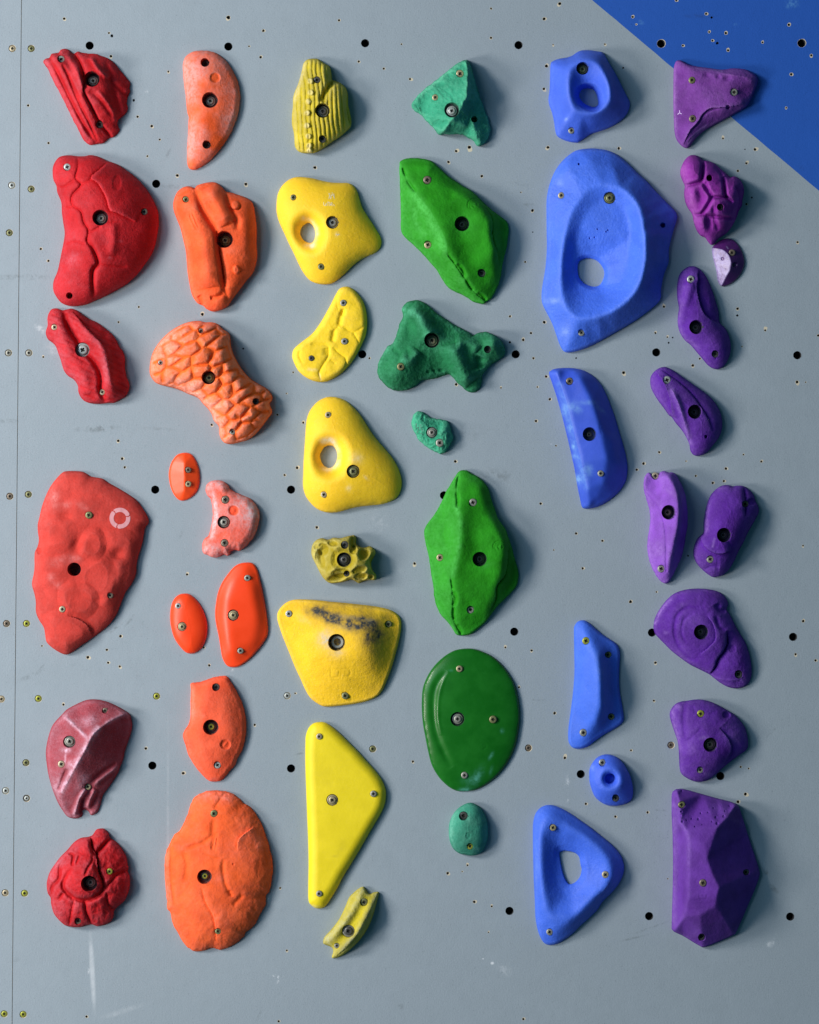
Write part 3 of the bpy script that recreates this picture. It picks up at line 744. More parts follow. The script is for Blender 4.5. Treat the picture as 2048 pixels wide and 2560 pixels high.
hold('r2', (0, 80), R2O, ('inf', 88, 0.55),
 [('t', -.18, 0), ('s', '1110,1330 1040,1400 950,1470 940,1510 1010,1560 1090,1700 1130,1830 1210,1860 1400,1950', 110, 9), ('v', '1110,1330 1040,1400 950,1470 940,1510 1010,1560 1090,1700 1130,1830 1210,1860 1380,1940', 10, 6),
  ('v', '800,1280 800,1400 775,1500 830,1570 740,1680 745,1780 830,1840 860,1950 910,2041 895,2150 960,2230 1010,2370 960,2450 950,2550 970,2720', 14, 12), ('g', '900,2100 960,2230 1010,2370 960,2450 960,2740', 26, 7),
  ('v', '555,1560 640,1590 700,1560 770,1510', 13, 8), ('v', '830,1570 880,1540 940,1510', 12, 7), ('v', '665,2190 760,2150 880,2180', 16, 8), ('v', '1010,2380 1120,2400 1310,2412', 13, 6), ('v', '1040,1990 920,2060', 12, 7),
  ('v', '640,1790 745,1800', 12, 5), ('r', '1155,1960 1165,2100 1150,2300', 50, 6), ('d', 1200, 1550, 50, 90, 5, -2), ('n', 3, 34),
  ('c', 750, 2330, 70, 60, 0, .75), ('c', 780, 2100, 90, 120, 0, .2), ('c', 900, 1720, 90, 90, 0, .18), ('c', 1080, 2090, 80, 90, 0, .25), ('c', 640, 1430, 90, 110, 0, .2), ('c', 720, 2560, 140, 160, 0, .2), ('c', 1130, 2320, 22, 16, 0, .5), ('c', 1240, 2147, 22, 16, 0, .5)],
 [bo(1030, 1905, 82, 'g', 42), sc(690, 1385, 37, 'w'), sc(1480, 1845, 34, 'n'), em(712, 2706, 34, 40)], red, 'largest deep red dome hold with cracked plates and one empty screw hole', G1, chalk=(.06, .22))
hold('r3', (0, 560), '470,1110 490,1040 488,960 510,900 540,870 590,866 640,885 680,878 730,868 790,885 850,930 920,975 1000,1010 1080,1070 1150,1130 1200,1200 1225,1260 1265,1310 1285,1400 1285,1480 1300,1570 1328,1640 1325,1700 1290,1770 1240,1800 1180,1835 1120,1838 1060,1845 960,1845 880,1825 830,1780 805,1720 800,1660 760,1600 700,1560 655,1500 625,1400 600,1330 575,1260 540,1220 490,1180',
 ('inf', 50, 0.5), [('r', '740,890 880,1080 1030,1230 1090,1400 1130,1600 1170,1790', 70, 20), ('s', '740,890 900,1080 1060,1250 1110,1420 1150,1620', 130, -10), ('g', '650,880 700,1040 790,1190 850,1290 930,1370 1010,1480 1040,1600 1035,1700 1085,1830', 30, 24),
  ('r', '540,900 620,1100 720,1350 850,1560 900,1750', 70, 10), ('rib', 115, 60, 2.0), ('n', 4, 24), ('cl', '880,1120 1050,1280 1090,1420 1110,1600', 50, .4), ('cl', '560,1000 660,1400 760,1550 830,1600', 60, .3)],
 [bo(845, 1290, 76, 'w', 8, 70, 'w'), sc(557, 1058, 32, 'p', 2), sc(1050, 1725, 30, 'p', 2)], red, 'red two-lobed twisted hold with a large silver washer in its cleft', G1, chalk=(.12, .3))
r4m = hold_mat((0.56, 0.040, 0.028), (0.70, 0.26, 0.25), 0.8, 0.5)
hold('r4', (0, 1150), '330,1250 345,1180 355,1100 355,1000 360,940 385,890 400,820 390,740 388,660 405,590 430,480 470,370 520,270 580,190 640,130 680,115 760,113 850,120 900,145 940,170 1050,190 1110,230 1200,280 1300,340 1400,410 1460,490 1510,570 1528,640 1490,700 1470,820 1440,930 1405,1060 1400,1160 1360,1260 1290,1360 1240,1480 1190,1600 1100,1710 1000,1790 900,1860 800,1930 730,1980 680,1998 620,1980 540,1930 480,1870 465,1800 450,1720 400,1640 370,1560 368,1450 350,1360 332,1300',
 ('pro', 42, 170, .45), [('l', '860,800 920,720 1010,730 1060,830 1050,930 990,1000 900,990 830,930', 70, 7), ('b', 790, 880, 50, 90, 25, -7), ('l', '1010,1010 1100,1050 1150,1150 1140,1280 1080,1370 960,1390 860,1330 820,1200 880,1080', 90, 6), ('b', 1215, 960, 70, 60, -30, -9),
  ('l', '640,1330 760,1280 900,1310 980,1400 970,1500 880,1590 740,1580 640,1480', 80, 7), ('s', '690,1600 800,1630 900,1700 950,1810', 120, -5), ('l', '500,1620 640,1580 800,1640 900,1740 880,1850 700,1950 560,1900 500,1780', 110, 7), ('r', '1230,1010 1210,1180 1150,1330 1040,1500', 60, 6), ('l', '480,660 620,620 740,700 720,830 600,920 460,880', 110, 6), ('b', 670, 575, 70, 45, 0, -5), ('b', 850, 470, 190, 90, 0, 4), ('l', '1130,760 1280,740 1380,830 1340,930 1200,920 1120,860', 90, 5),
  ('l', '430,1020 560,960 680,1010 700,1140 600,1240 450,1220', 110, 5), ('d', 402, 935, 30, 40, 0, -4), ('n', 3, 60),
  ('c', 560, 400, 45, 80, 0, .6), ('c', 690, 455, 40, 30, 0, .55), ('c', 840, 470, 90, 30, 25, .3), ('c', 620, 1040, 110, 50, -20, .35), ('c', 760, 1020, 70, 40, 0, .5), ('c', 520, 1200, 40, 40, 0, .5), ('c', 590, 1280, 60, 40, 0, .4), ('c', 480, 520, 60, 160, 0, .15)],
 [em(762, 1122, 70, 60), sc(915, 566, 36, 'o', 2), sc(642, 1532, 33, 'p', 2), sc(1132, 1390, 30, 'n', 2)], r4m, 'long flat matt red slab with a pale ring of arrows stamped on it', G1, chalk=(.06, .22))
pink_ink, _n, _b = nmat('stamp_ink_pink'); _b.inputs['Base Color'].default_value = (0.72, 0.33, 0.36, 1); _b.inputs['Roughness'].default_value = 0.8
def ring_stamp(key, x, y, r0, r1, gaps, mat):
    d = HOLDS[key]; bm = bmesh.new(); gaps = sorted(gaps)
    for gi in range(len(gaps)):
        a0 = gaps[gi]+4; a1 = (gaps[(gi+1) % len(gaps)]+(360 if gi == len(gaps)-1 else 0))-4; n = 22; prev = None
        for i in range(n+1):
            a = math.radians(a0+(a1-a0)*i/n); off = 9 if i == 0 else 0
            row = []
            for j in range(4):
                rr = r0+(r1-r0)*j/3; aa = a+(math.radians(9)*(1-abs(j-1.5)/1.5) if i == n else 0)+(math.radians(7)*(1-abs(j-1.5)/1.5) if i == 0 else 0)
                row.append(bm.verts.new(on_hold(key, x+rr*math.cos(aa), y+rr*math.sin(aa), 0.5)))
            if prev:
                for j in range(3): bm.faces.new((prev[j], prev[j+1], row[j+1], row[j]))
            prev = row
    me = bpy.data.meshes.new('ring_emblem'); bm.to_mesh(me); bm.free(); return link('ring_emblem', me, mat, d['obj'])
ring_stamp('r4', 1232, 597, 64, 107, [-17, 105, 225], pink_ink)
r5m = hold_mat((0.30, 0.032, 0.046), (0.62, 0.40, 0.50), 0.8, 0.9, scuff=.45)
hold('r5', (0, 1700), '470,760 480,660 510,540 550,450 640,350 690,300 780,250 870,210 940,198 1020,203 1110,225 1190,260 1280,310 1330,350 1350,400 1358,480 1340,560 1310,650 1280,740 1270,800 1240,880 1210,960 1160,1040 1110,1110 1060,1180 1040,1250 1010,1340 980,1375 935,1388 910,1350 870,1330 850,1345 850,1390 800,1420 740,1420 690,1400 650,1350 600,1270 560,1180 525,1080 495,960 480,860',
 ('tin', 10, ['1290,335,30 1110,430,62 960,550,88 880,700,94 780,880,80 620,1170,34', '660,370,30 880,580,82'], 4, 40),
 [('g', '600,1140 640,1040 690,910', 22, 12), ('r', '900,1110 830,1200 760,1390', 24, 14), ('r', '980,1120 930,1220 900,1320', 24, 10), ('g', '850,1200 830,1300 850,1400', 22, 14), ('g', '1200,850 1050,950 920,1080 800,1250', 34, 8), ('r', '1220,880 1060,1000 960,1080', 24, 6),
  ('r', '1290,340 1100,440 960,550 880,700 780,880 620,1170', 16, 3), ('r', '660,370 880,580', 14, 3), ('b', 700, 700, 110, 160, 0, -6), ('n', 3, 28),
  ('cl', '1000,500 920,620 860,730 760,900 640,1130', 34, .85), ('cl', '660,370 880,580', 22, .6), ('cl', '1290,340 1100,440', 22, .45), ('cl', '680,720 665,850', 10, .9), ('c', 680, 720, 45, 25, 0, .9), ('c', 900, 430, 110, 60, -20, .5), ('c', 850, 1040, 70, 90, 0, .5), ('c', 560, 1100, 60, 120, 20, .3), ('c', 730, 860, 40, 30, 0, .7), ('cl', '900,1110 830,1200 760,1390', 22, .5)],
 [bo(712, 635, 64, 'g', 14, 54), sc(1078, 315, 28, 'n', 2), sc(630, 865, 36, 'p', 1), sc(902, 1097, 32, 'b', 2)], r5m, 'dusty burgundy hold with a chalky diagonal ridge', G1, chalk=(.16, .3))
hold('r6', (0, 2040), '480,700 495,620 520,560 560,500 620,420 690,350 760,270 830,225 900,215 950,195 990,140 1040,127 1080,135 1115,180 1130,225 1190,260 1240,320 1290,400 1310,480 1322,545 1310,560 1333,620 1335,720 1310,810 1270,880 1200,940 1172,980 1165,1040 1130,1090 1070,1120 1000,1133 950,1115 900,1120 840,1140 770,1143 700,1133 650,1110 580,1040 545,980 525,900 520,840 490,790',
 ('inf', 62, 0.5), [('b', 860, 620, 200, 230, 20, 24), ('g', '1000,380 980,480 1010,570 1060,680 1055,760 990,830 890,865 770,850 670,770 650,690 690,600 740,520', 24, 16), ('g', '930,220 945,330 985,390 1060,310 1135,230', 22, 18),
  ('v', '1320,555 1200,610 1130,690 1080,750', 22, 14), ('v', '1100,780 1110,900 1170,970', 20, 10), ('g', '740,520 750,400 700,390', 16, 10), ('g', '700,400 620,510 610,640 540,720 520,830', 20, 12), ('v', '870,860 890,1000 950,1115', 20, 16), ('v', '760,860 730,1000 710,1130', 16, 10),
  ('g', '870,620 900,540 945,470 950,400', 14, 8), ('g', '820,400 780,500', 12, 7), ('s', '930,220 945,330 985,390 1010,570 1060,680', 140, -16), ('g', '600,870 650,790', 18, 9), ('n', 6, 22), ('rn', 3, 14),
  ('c', 620, 470, 90, 40, -45, 1.0), ('c', 520, 640, 50, 90, 0, .5), ('c', 600, 960, 80, 90, 0, .6), ('c', 780, 930, 40, 60, 0, .4), ('c', 800, 320, 90, 40, -30, .45), ('c', 880, 500, 40, 40, 0, .4), ('c', 1010, 1040, 50, 30, 0, .3)],
 [bo(915, 697, 84, 'g', 46), sc(1125, 570, 32, 'y', 2), sc(800, 1083, 34, 'n', 6)], red, 'crumpled red rosette hold with a raised centre, lowest of the red column', G1, chalk=(.06, .35))
G2 = 'orange climbing holds in the second column'
OK_ = (0.86, 0.50, 0.48)
o1m = hold_mat((0.98, 0.115, 0.022), (0.80, 0.30, 0.26), 0.75, 0.6)
hold('o1', (360, 80), '400,340 410,290 430,250 480,212 540,192 610,188 690,198 760,225 820,270 880,340 930,430 965,510 985,600 990,680 980,780 960,870 920,980 870,1080 810,1170 740,1260 670,1330 600,1380 540,1412 500,1416 460,1395 445,1340 442,1250 445,1150 450,1050 455,950 460,880 445,820 435,740 425,640 412,550 402,440',
 ('tin', 12, ['480,270,34 540,450,46 560,700,50 540,1000,46 490,1310,28', '700,300,36 760,500,40 780,800,38 680,1150,34'], 16, 60),
 [('d', 730, 470, 56, 56, 0, -3), ('b', 650, 680, 130, 130, 0, -5), ('n', 2, 40), ('clean', 730, 470, 54, 54, 0, 1), ('cl', '480,350 500,650 500,1000 480,1250', 40, .45), ('c', 620, 640, 90, 60, 0, .2), ('c', 880, 850, 80, 200, 10, .3), ('c', 850, 400, 80, 130, 0, .25)],
 [bo(677, 697, 82, 'g', 40), sc(626, 312, 42, 'd', 26), sc(643, 1155, 40, 'd', 20)], o1m, 'chalky orange-pink half-moon hold at the top of the orange column', G2, chalk=(1.3, .3), edge=(1.0, 8))
fl = hold_mat((1.0, 0.100, 0.018), (1.0, 0.28, 0.18), 0.75, 0.8)
hold('o2', (360, 420), '300,380 310,320 340,250 390,205 440,188 490,192 520,210 545,180 600,160 680,145 740,150 790,185 840,240 900,252 970,275 1040,300 1100,340 1128,390 1140,470 1155,560 1160,680 1158,800 1165,900 1150,990 1120,1080 1060,1150 1000,1230 940,1310 895,1370 860,1420 800,1455 740,1472 690,1470 640,1445 610,1415 560,1395 520,1350 490,1290 470,1200 450,1080 440,960 430,850 405,740 375,620 340,530 310,450',
 ('inf', 66, 0.5), [('r', '420,260 520,500 600,750 640,1000 680,1230', 110, 18), ('r', '680,180 770,380 860,580', 90, 16), ('g', '525,200 590,400 670,530 735,640 770,860 800,1050 825,1230 870,1370', 30, 14), ('g', '840,240 880,380 950,520 960,640', 28, 9),
  ('s', '740,640 770,860 800,1050 825,1230', 120, -12), ('b', 1050, 600, 90, 260, 0, 8), ('g', '600,1410 580,1340 560,1310', 26, 10), ('g', '680,1340 760,1320 820,1280', 24, 9), ('b', 760, 1400, 130, 70, 0, 6), ('d', 940, 385, 50, 55, 0, 7), ('g', '880,400 920,430 980,410 980,360', 12, 5),
  ('d', 950, 1045, 36, 50, -10, 6), ('g', '465,455 480,520 540,640', 7, 5), ('g', '490,450 560,620', 7, 4), ('n', 3, 30), ('xl', '650,850 670,1000 660,1120', 50, .18), ('c', 480, 400, 100, 60, 0, .25), ('c', 680, 280, 60, 60, 0, .3), ('c', 900, 840, 70, 50, 0, .3)],
 [bo(825, 732, 88, 'o', 44, 52), sc(430, 320, 34, 'o', 6)], fl, 'bright orange jug with two thick finger-like ridges', G2, chalk=(.14, .3))
fl3 = hold_mat((1.0, 0.135, 0.010), (0.98, 0.47, 0.38), 0.75, 0.8)
hold('o3', (340, 720), '140,840 150,750 175,660 230,570 300,490 380,425 470,375 560,345 650,338 710,352 780,352 840,370 890,420 950,460 970,510 975,580 1000,670 1050,770 1110,860 1190,940 1270,990 1340,1030 1385,1080 1403,1120 1395,1160 1375,1185 1385,1220 1400,1260 1390,1300 1350,1350 1290,1430 1230,1500 1150,1560 1080,1580 1000,1600 930,1598 890,1570 860,1510 855,1440 845,1410 800,1360 780,1300 740,1240 690,1190 650,1140 600,1110 540,1090 480,1060 400,1030 320,1010 240,990 190,960 150,900',
 ('inf', 90, 0.55), [('vor', 205, 112, -30, 7.5), ('r', '860,470 900,700 1000,900 1150,1100', 70, 9), ('g', '1180,1280 1080,1320 1010,1310', 20, 6), ('g', '1040,1400 1150,1370 1280,1350', 16, 4), ('n', 4, 20),
  ('c', 350, 600, 200, 110, -40, .35), ('c', 620, 1080, 130, 60, 30, .6), ('c', 780, 1230, 60, 70, 0, .6), ('c', 460, 970, 150, 50, 15, .5), ('c', 900, 1190, 90, 50, 0, .5), ('c', 930, 1500, 80, 90, 0, .3), ('c', 640, 990, 50, 40, 0, .4), ('x', 900, 510, 60, 25, 20, .35), ('x', 230, 930, 60, 30, 0, .2), ('c', 820, 1360, 80, 60, 0, .5)],
 [bo(745, 918, 72, 'o', 30, 48), sc(668, 438, 28, 'n', 3), sc(252, 765, 28, 'g', 3), sc(1230, 1163, 32, 'd', 5), sc(990, 1475, 30, 'g', 3)], fl3, 'scaly orange hold covered in chalk-tipped overlapping plates', G2, chalk=(.12, .55), g=1.5)
glo = hold_mat((1.0, 0.080, 0.010), (1.0, 0.5, 0.35), 0.42, 0.05, 0.4, 0.03, 0.05)
glo2 = hold_mat((1.0, 0.060, 0.006), (1.0, 0.5, 0.35), 0.42, 0.05, 0.4, 0.03, 0.05)
hold('o4', (340, 720), '337,1930 345,1850 370,1780 420,1715 480,1692 530,1692 580,1715 625,1790 650,1870 657,1950 650,2020 625,2090 570,2150 500,2183 440,2175 390,2120 355,2040',
 ('tin', 5, ['490,1705,9 500,1800,20 502,1950,23 500,2080,17 480,2170,7', '345,1925,6 500,1900,23'], 2, 20), [], [sc(538, 1868, 30, 'n', 1), sc(538, 2012, 31, 'b', 1)], glo, 'smallest orange hold, a smooth oval with two screws one above the other', G2, noise=(.2, 30), chalk=(0, 0), fine=0)
o5m = hold_mat((1.0, 0.085, 0.025), (0.66, 0.52, 0.55), 0.75, 0.7)
hold('o5', (360, 1180), '632,170 650,120 700,88 770,84 820,95 860,130 890,175 940,205 1010,235 1080,265 1130,310 1170,370 1190,440 1185,510 1160,600 1130,670 1080,730 1030,780 985,810 960,808 930,803 895,815 885,845 860,862 820,850 800,855 770,872 720,880 680,868 650,850 620,845 598,800 600,740 620,690 660,650 680,600 695,520 705,430 700,350 685,280 650,240',
 ('pro', 36, 90, .3), [('r', '720,280 740,430 710,640', 30, 4), ('d', 920, 395, 56, 56, 0, -3), ('v', '895,395 945,395', 9, -1.5), ('v', '920,370 920,420', 9, -1.5), ('n', 2, 26), ('cl', '710,240 745,430 700,660', 26, .55), ('c', 1010, 300, 130, 70, 20, .55), ('c', 1090, 450, 70, 110, 0, .6), ('c', 680, 780, 70, 40, 0, .6), ('c', 760, 140, 90, 60, 0, .3), ('clean', 920, 395, 56, 56, 0, 1)],
 [bo(820, 515, 66, 'g', 24, 52), sc(838, 285, 40, 'n', 6), sc(830, 728, 38, 'n', 6)], o5m, 'chalky salmon kidney-shaped hold with a clean orange round badge', G2, chalk=(.5, .3), edge=(1.2, 8))
hold('o6', (360, 1180), '268,1500 275,1400 300,1320 350,1265 410,1247 470,1255 530,1300 590,1380 630,1470 650,1560 650,1650 630,1740 590,1810 530,1858 470,1865 420,1845 360,1780 310,1700 280,1600',
 ('pro', 22, 150, .3), [('t', -.15, 0)], [bo(393, 1588, 50, 'b', 7, 42, 'b'), sc(352, 1375, 30, 'w', 1)], glo2, 'smooth glowing orange-red egg-shaped hold with one washer and one screw', G2, noise=(.2, 30), chalk=(0, 0), fine=0)
hold('o7', (360, 1180), '730,1470 738,1360 760,1240 800,1140 860,1050 930,970 1000,935 1080,928 1130,945 1165,1000 1190,1090 1215,1200 1240,1330 1262,1470 1275,1600 1268,1680 1230,1750 1170,1830 1100,1910 1040,1960 970,2000 900,2005 850,1985 810,1920 790,1830 770,1700 745,1580',
 ('tin', 5, ['1040,960,14 900,1130,24 840,1300,30 830,1480,31 850,1680,30 890,1850,26 950,1940,14', '1120,1200,26 1170,1500,26 1130,1750,22'], 9, 20), [], [bo(918, 1470, 60, 'b', 8, 46, 'b'), sc(1063, 1088, 32, 'g', 1), sc(992, 1835, 31, 'g', 1)], glo2, 'tall smooth glowing red-orange half-teardrop hold with a slanted left rim', G2, noise=(.2, 30), chalk=(0, 0), fine=0)
hold('o8', (360, 1580), '478,540 490,522 570,512 640,490 720,462 800,450 850,453 880,490 930,570 980,660 1020,760 1042,860 1052,960 1048,1060 1030,1150 1000,1230 960,1300 940,1360 890,1420 830,1490 780,1530 720,1537 670,1530 610,1480 550,1410 500,1340 450,1250 430,1170 410,1120 400,1070 410,1020 450,960 472,890 478,800 478,700 482,600',
 ('tin', 10, ['640,520,28 560,700,40 540,900,44 510,1080,40 600,1300,36 690,1470,24', '850,600,36 890,900,40 850,1200,34'], 16, 46), [('b', 690, 975, 130, 130, 0, -4), ('d', 836, 1155, 58, 56, 0, -4), ('v', '810,1180 860,1130', 8, -2), ('n', 2, 36), ('c', 710, 1520, 50, 25, 0, .8), ('c', 560, 860, 60, 60, 0, .3), ('c', 960, 1320, 40, 60, 0, .3), ('cl', '500,600 500,850', 25, .3), ('clean', 836, 1155, 56, 54, 0, .8)],
 [bo(686, 978, 80, 'y', 36, 46, 'd'), sc(740, 568, 38, 'd', 10), sc(755, 1367, 36, 'w', 6)], hold_mat((0.98, 0.100, 0.030), (1.0, 0.27, 0.20), 0.75, 0.6), 'orange fin-shaped hold with a pointed upper left corner, above the large orange oval', G2, chalk=(.16, .3), edge=(.8, 7))
hold('o9', (360, 1940), '210,960 212,860 230,770 270,680 310,600 365,560 400,490 440,410 470,320 510,230 560,190 620,160 700,145 790,148 860,160 920,185 980,225 1020,270 1070,300 1120,350 1170,420 1220,510 1250,600 1280,680 1305,780 1325,880 1325,980 1310,1090 1290,1190 1255,1225 1255,1290 1240,1350 1190,1430 1150,1510 1100,1570 1040,1610 1030,1650 960,1710 900,1750 850,1770 790,1788 740,1775 690,1772 620,1795 520,1802 460,1770 400,1700 340,1600 300,1520 280,1460 275,1410 240,1360 235,1290 225,1180 212,1060',
 ('pro', 58, 330, .5), [('v', '840,165 770,260 720,340', 16, 5), ('g', '715,430 700,600 640,660 560,705 400,750', 26, 5), ('g', '400,760 440,900 420,1100', 30, 5), ('s', '1130,520 980,640 960,760', 90, 6), ('g', '820,840 810,950 840,1120 900,1240', 22, 4), ('v', '880,1170 905,1240', 14, 5), ('s', '600,1150 640,1300 720,1450 750,1700', 90, 5), ('g', '600,1150 640,1300 720,1450 750,1700', 26, 4),
  ('g', '1020,1220 910,1330', 24, 4), ('v', '600,790 700,830 800,850', 14, 3), ('g', '705,770 720,650 745,575', 12, 4), ('v', '690,770 700,650 730,570', 6, 3), ('v', '725,780 745,680 755,570', 6, 3), ('r', '260,700 250,1000 290,1350', 22, 3), ('g', '290,700 275,1000 310,1350', 14, 3), ('d', 918, 905, 9, 12, 0, -3), ('n', 4, 40),
  ('c', 720, 200, 160, 50, 0, .8), ('c', 860, 230, 60, 50, 0, .7), ('c', 1180, 700, 50, 70, 0, .4), ('cl', '225,800 220,1000 240,1250', 22, .5), ('c', 560, 550, 60, 60, 0, .3), ('c', 380, 730, 60, 40, 0, .3), ('c', 760, 1050, 60, 60, 0, .3), ('c', 1050, 650, 160, 200, 0, .2), ('c', 800, 1450, 120, 130, 0, .2)],
 [bo(622, 1036, 76, 'y', 32, 40, 'd'), sc(720, 386, 36, 'o', 3), sc(762, 1597, 32, 'o', 3)], hold_mat((1.0, 0.118, 0.020), (1.0, 0.27, 0.20), 0.78, 0.6), 'large rough bright orange oval, biggest of the orange column and at its foot', G2, chalk=(.14, .3), edge=(1.6, 10))
G3 = 'yellow climbing holds in the third column'
YC = (0.85, 0.80, 0.62)
hold('y1', (640, 80), '370,860 380,760 382,680 400,610 430,540 455,460 475,380 490,320 530,282 590,272 640,278 700,320 750,350 770,390 778,450 785,490 820,505 870,525 920,570 945,640 948,740 965,820 980,900 975,970 930,1020 860,1080 780,1130 700,1190 620,1235 560,1245 480,1242 430,1220 400,1170 395,1100 390,1040 370,950',
 ('inf', 66, 0.5), [('t', .05, 0), ('g', '795,495 740,580 700,650 680,720', 30, 20), ('b', 700, 440, 50, 120, 0, 8), ('b', 850, 700, 90, 160, 0, 8), ('rib', -3, 46, 4.2), ('s', '935,640 930,800 960,960', 60, -8), ('n', 2, 30)]
 + [('d', x, y, 34, 34, 0, 6) for x, y in ((562, 505), (565, 622), (540, 715), (530, 830), (525, 960), (540, 1072), (550, 1165), (555, 1222))] + [('c', x-6, y, 26, 26, 0, .45) for x, y in ((562, 505), (565, 622), (540, 715), (530, 830), (525, 960), (540, 1072), (550, 1165), (555, 1222))]
 + [('cl', '490,330 430,560 400,700', 24, .3), ('x', 560, 500, 300, 500, 0, .06)],
 [bo(685, 805, 76, 'd', 34, 54, 'g'), sc(628, 490, 34, 'd', 5), sc(683, 1097, 36, 'd', 4)], hold_mat((0.54, 0.42, 0.004), YC, 0.7, 0.6), 'dark mustard wood-grained hold with a vertical row of small knobs', G3, chalk=(.05, .15), g=1.4)
ym = hold_mat((1.0, 0.600, 0.008), (0.95, 0.88, 0.66), 0.62, 0.35, 0.3, 0.04, 0.06)
hold('y2', (640, 420), '210,400 218,300 235,240 270,180 330,125 400,95 480,92 580,105 680,130 780,148 880,152 950,155 1000,180 1040,240 1065,320 1090,400 1130,470 1190,560 1240,640 1280,710 1290,770 1270,830 1220,875 1150,905 1080,940 1000,1000 930,1070 850,1140 780,1185 700,1195 620,1185 550,1150 490,1080 440,990 390,880 340,780 290,670 240,560 215,470',
 ('inf', 56, 0.55), [('t', -.1, 0), ('fun', 170, 5, 2.2), ('n', 1.5, 60), ('cl', '490,520 560,540 610,600 625,680 600,770 575,800', 22, .7), ('c', 560, 795, 50, 25, 0, .9), ('c', 830, 680, 22, 22, 0, .5)],
 [bo(785, 557, 67, 'g', 26, 56), sc(385, 302, 31, 'o', 2), sc(670, 1012, 32, 'o', 3)], ym, 'bright yellow four-cornered hold with a finger hole through its left side', G3,
 ['455,670 470,610 510,575 545,565 580,590 605,640 608,700 590,750 560,768 510,755 475,720'], noise=(.4, 50), chalk=(.0, .05), fine=.15)
hold('y3', (640, 680), '372,860 385,800 430,750 500,695 580,630 650,540 710,440 770,330 820,230 860,170 910,150 960,155 1010,185 1060,240 1100,300 1130,390 1142,480 1140,580 1125,660 1085,750 1040,840 980,930 910,1010 830,1075 740,1120 670,1130 590,1118 510,1080 440,1020 400,950 380,900',
 ('pro', 22, 60, .2), [('g', '900,380 875,460 850,560', 26, 7), ('v', '905,370 880,450', 14, 5), ('g', '800,590 800,640 780,720', 26, 7), ('v', '850,560 800,600', 14, 4), ('v', '740,745 745,860 680,970 650,1040 670,1115', 15, 6), ('v', '890,560 1000,615 1120,555', 13, 4), ('v', '1000,620 1065,735', 12, 4), ('v', '790,770 860,840 920,885 935,1000', 14, 5),
  ('v', '740,760 690,740 560,740', 16, 3.5), ('v', '830,230 830,320 850,410', 12, 2.5), ('g', '720,780 720,860', 30, 4), ('v', '760,900 820,940', 12, 3), ('v', '450,800 440,860 480,940', 12, 3), ('b', 1000, 480, 110, 120, 0, 3), ('b', 570, 880, 110, 90, 0, 2), ('n', 2, 26), ('cl', '540,1000 620,1010', 16, .4), ('x', 950, 480, 60, 60, 0, .12), ('x', 570, 740, 60, 20, -10, .12), ('x', 820, 920, 40, 30, 0, .12), ('cl', '650,1040 670,1115', 8, .5)],
 [sc(898, 318, 33, 'g', 2), sc(910, 712, 33, 'g', 2), sc(570, 885, 28, 'd', 2)], hold_mat((0.94, 0.63, 0.010), YC, 0.65, 0.4, var=.05), 'thin yellow bean-shaped hold with cracked-stone grooves', G3, chalk=(.02, .08))
hold('y4', (640, 980), '483,960 485,850 490,700 500,550 510,400 520,290 550,200 600,130 660,80 730,52 800,50 870,65 940,100 1000,155 1060,220 1120,310 1190,420 1260,510 1340,600 1410,690 1460,780 1490,870 1498,950 1480,1030 1440,1090 1370,1130 1280,1155 1180,1165 1080,1175 980,1195 880,1225 800,1238 720,1235 650,1212 590,1170 530,1100 500,1040',
 ('inf', 60, 0.55), [('t', -.1, 0), ('fun', 180, 5, 2.2), ('n', 1.5, 60), ('cl', '690,520 760,490 820,560 850,640 830,750 740,790 690,780', 26, .75), ('c', 740, 500, 60, 30, 0, .8), ('c', 1030, 680, 60, 60, 0, .5), ('c', 955, 990, 25, 30, 20, .5), ('c', 1130, 880, 30, 14, 40, .5)],
 [bo(1000, 815, 70, 'o', 18, 56, 'o'), sc(742, 235, 32, 'b', 2), sc(698, 1053, 32, 'p', 2)], ym, 'bright yellow rounded triangle pierced by an oval finger hole', G3,
 ['658,660 668,620 700,570 745,550 790,555 820,590 835,640 830,700 800,755 760,778 710,765 675,720'], noise=(.4, 50), chalk=(.0, .05), fine=.15)
y5 = [(690, 1615, 50, 60, 0, 10), (660, 1720, 45, 90, -10, 9), (740, 1700, 90, 120, 0, 12), (1110, 1660, 50, 60, 20, 16), (1000, 1620, 34, 40, 0, 9), (900, 1720, 110, 110, 0, 14), (1060, 1830, 70, 34, -20, 10), (1075, 1895, 60, 34, -10, 12), (1000, 1545, 34, 60, 0, 16), (830, 1910, 90, 36, -15, 14), (1180, 1900, 26, 20, 0, 8), (790, 1555, 46, 28, 10, 8), (1060, 1945, 50, 16, 0, 8), (1200, 1740, 40, 60, 0, 14), (620, 1590, 24, 24, 0, 5), (880, 1860, 90, 40, 0, 10), (1160, 1600, 30, 16, 0, 6)]
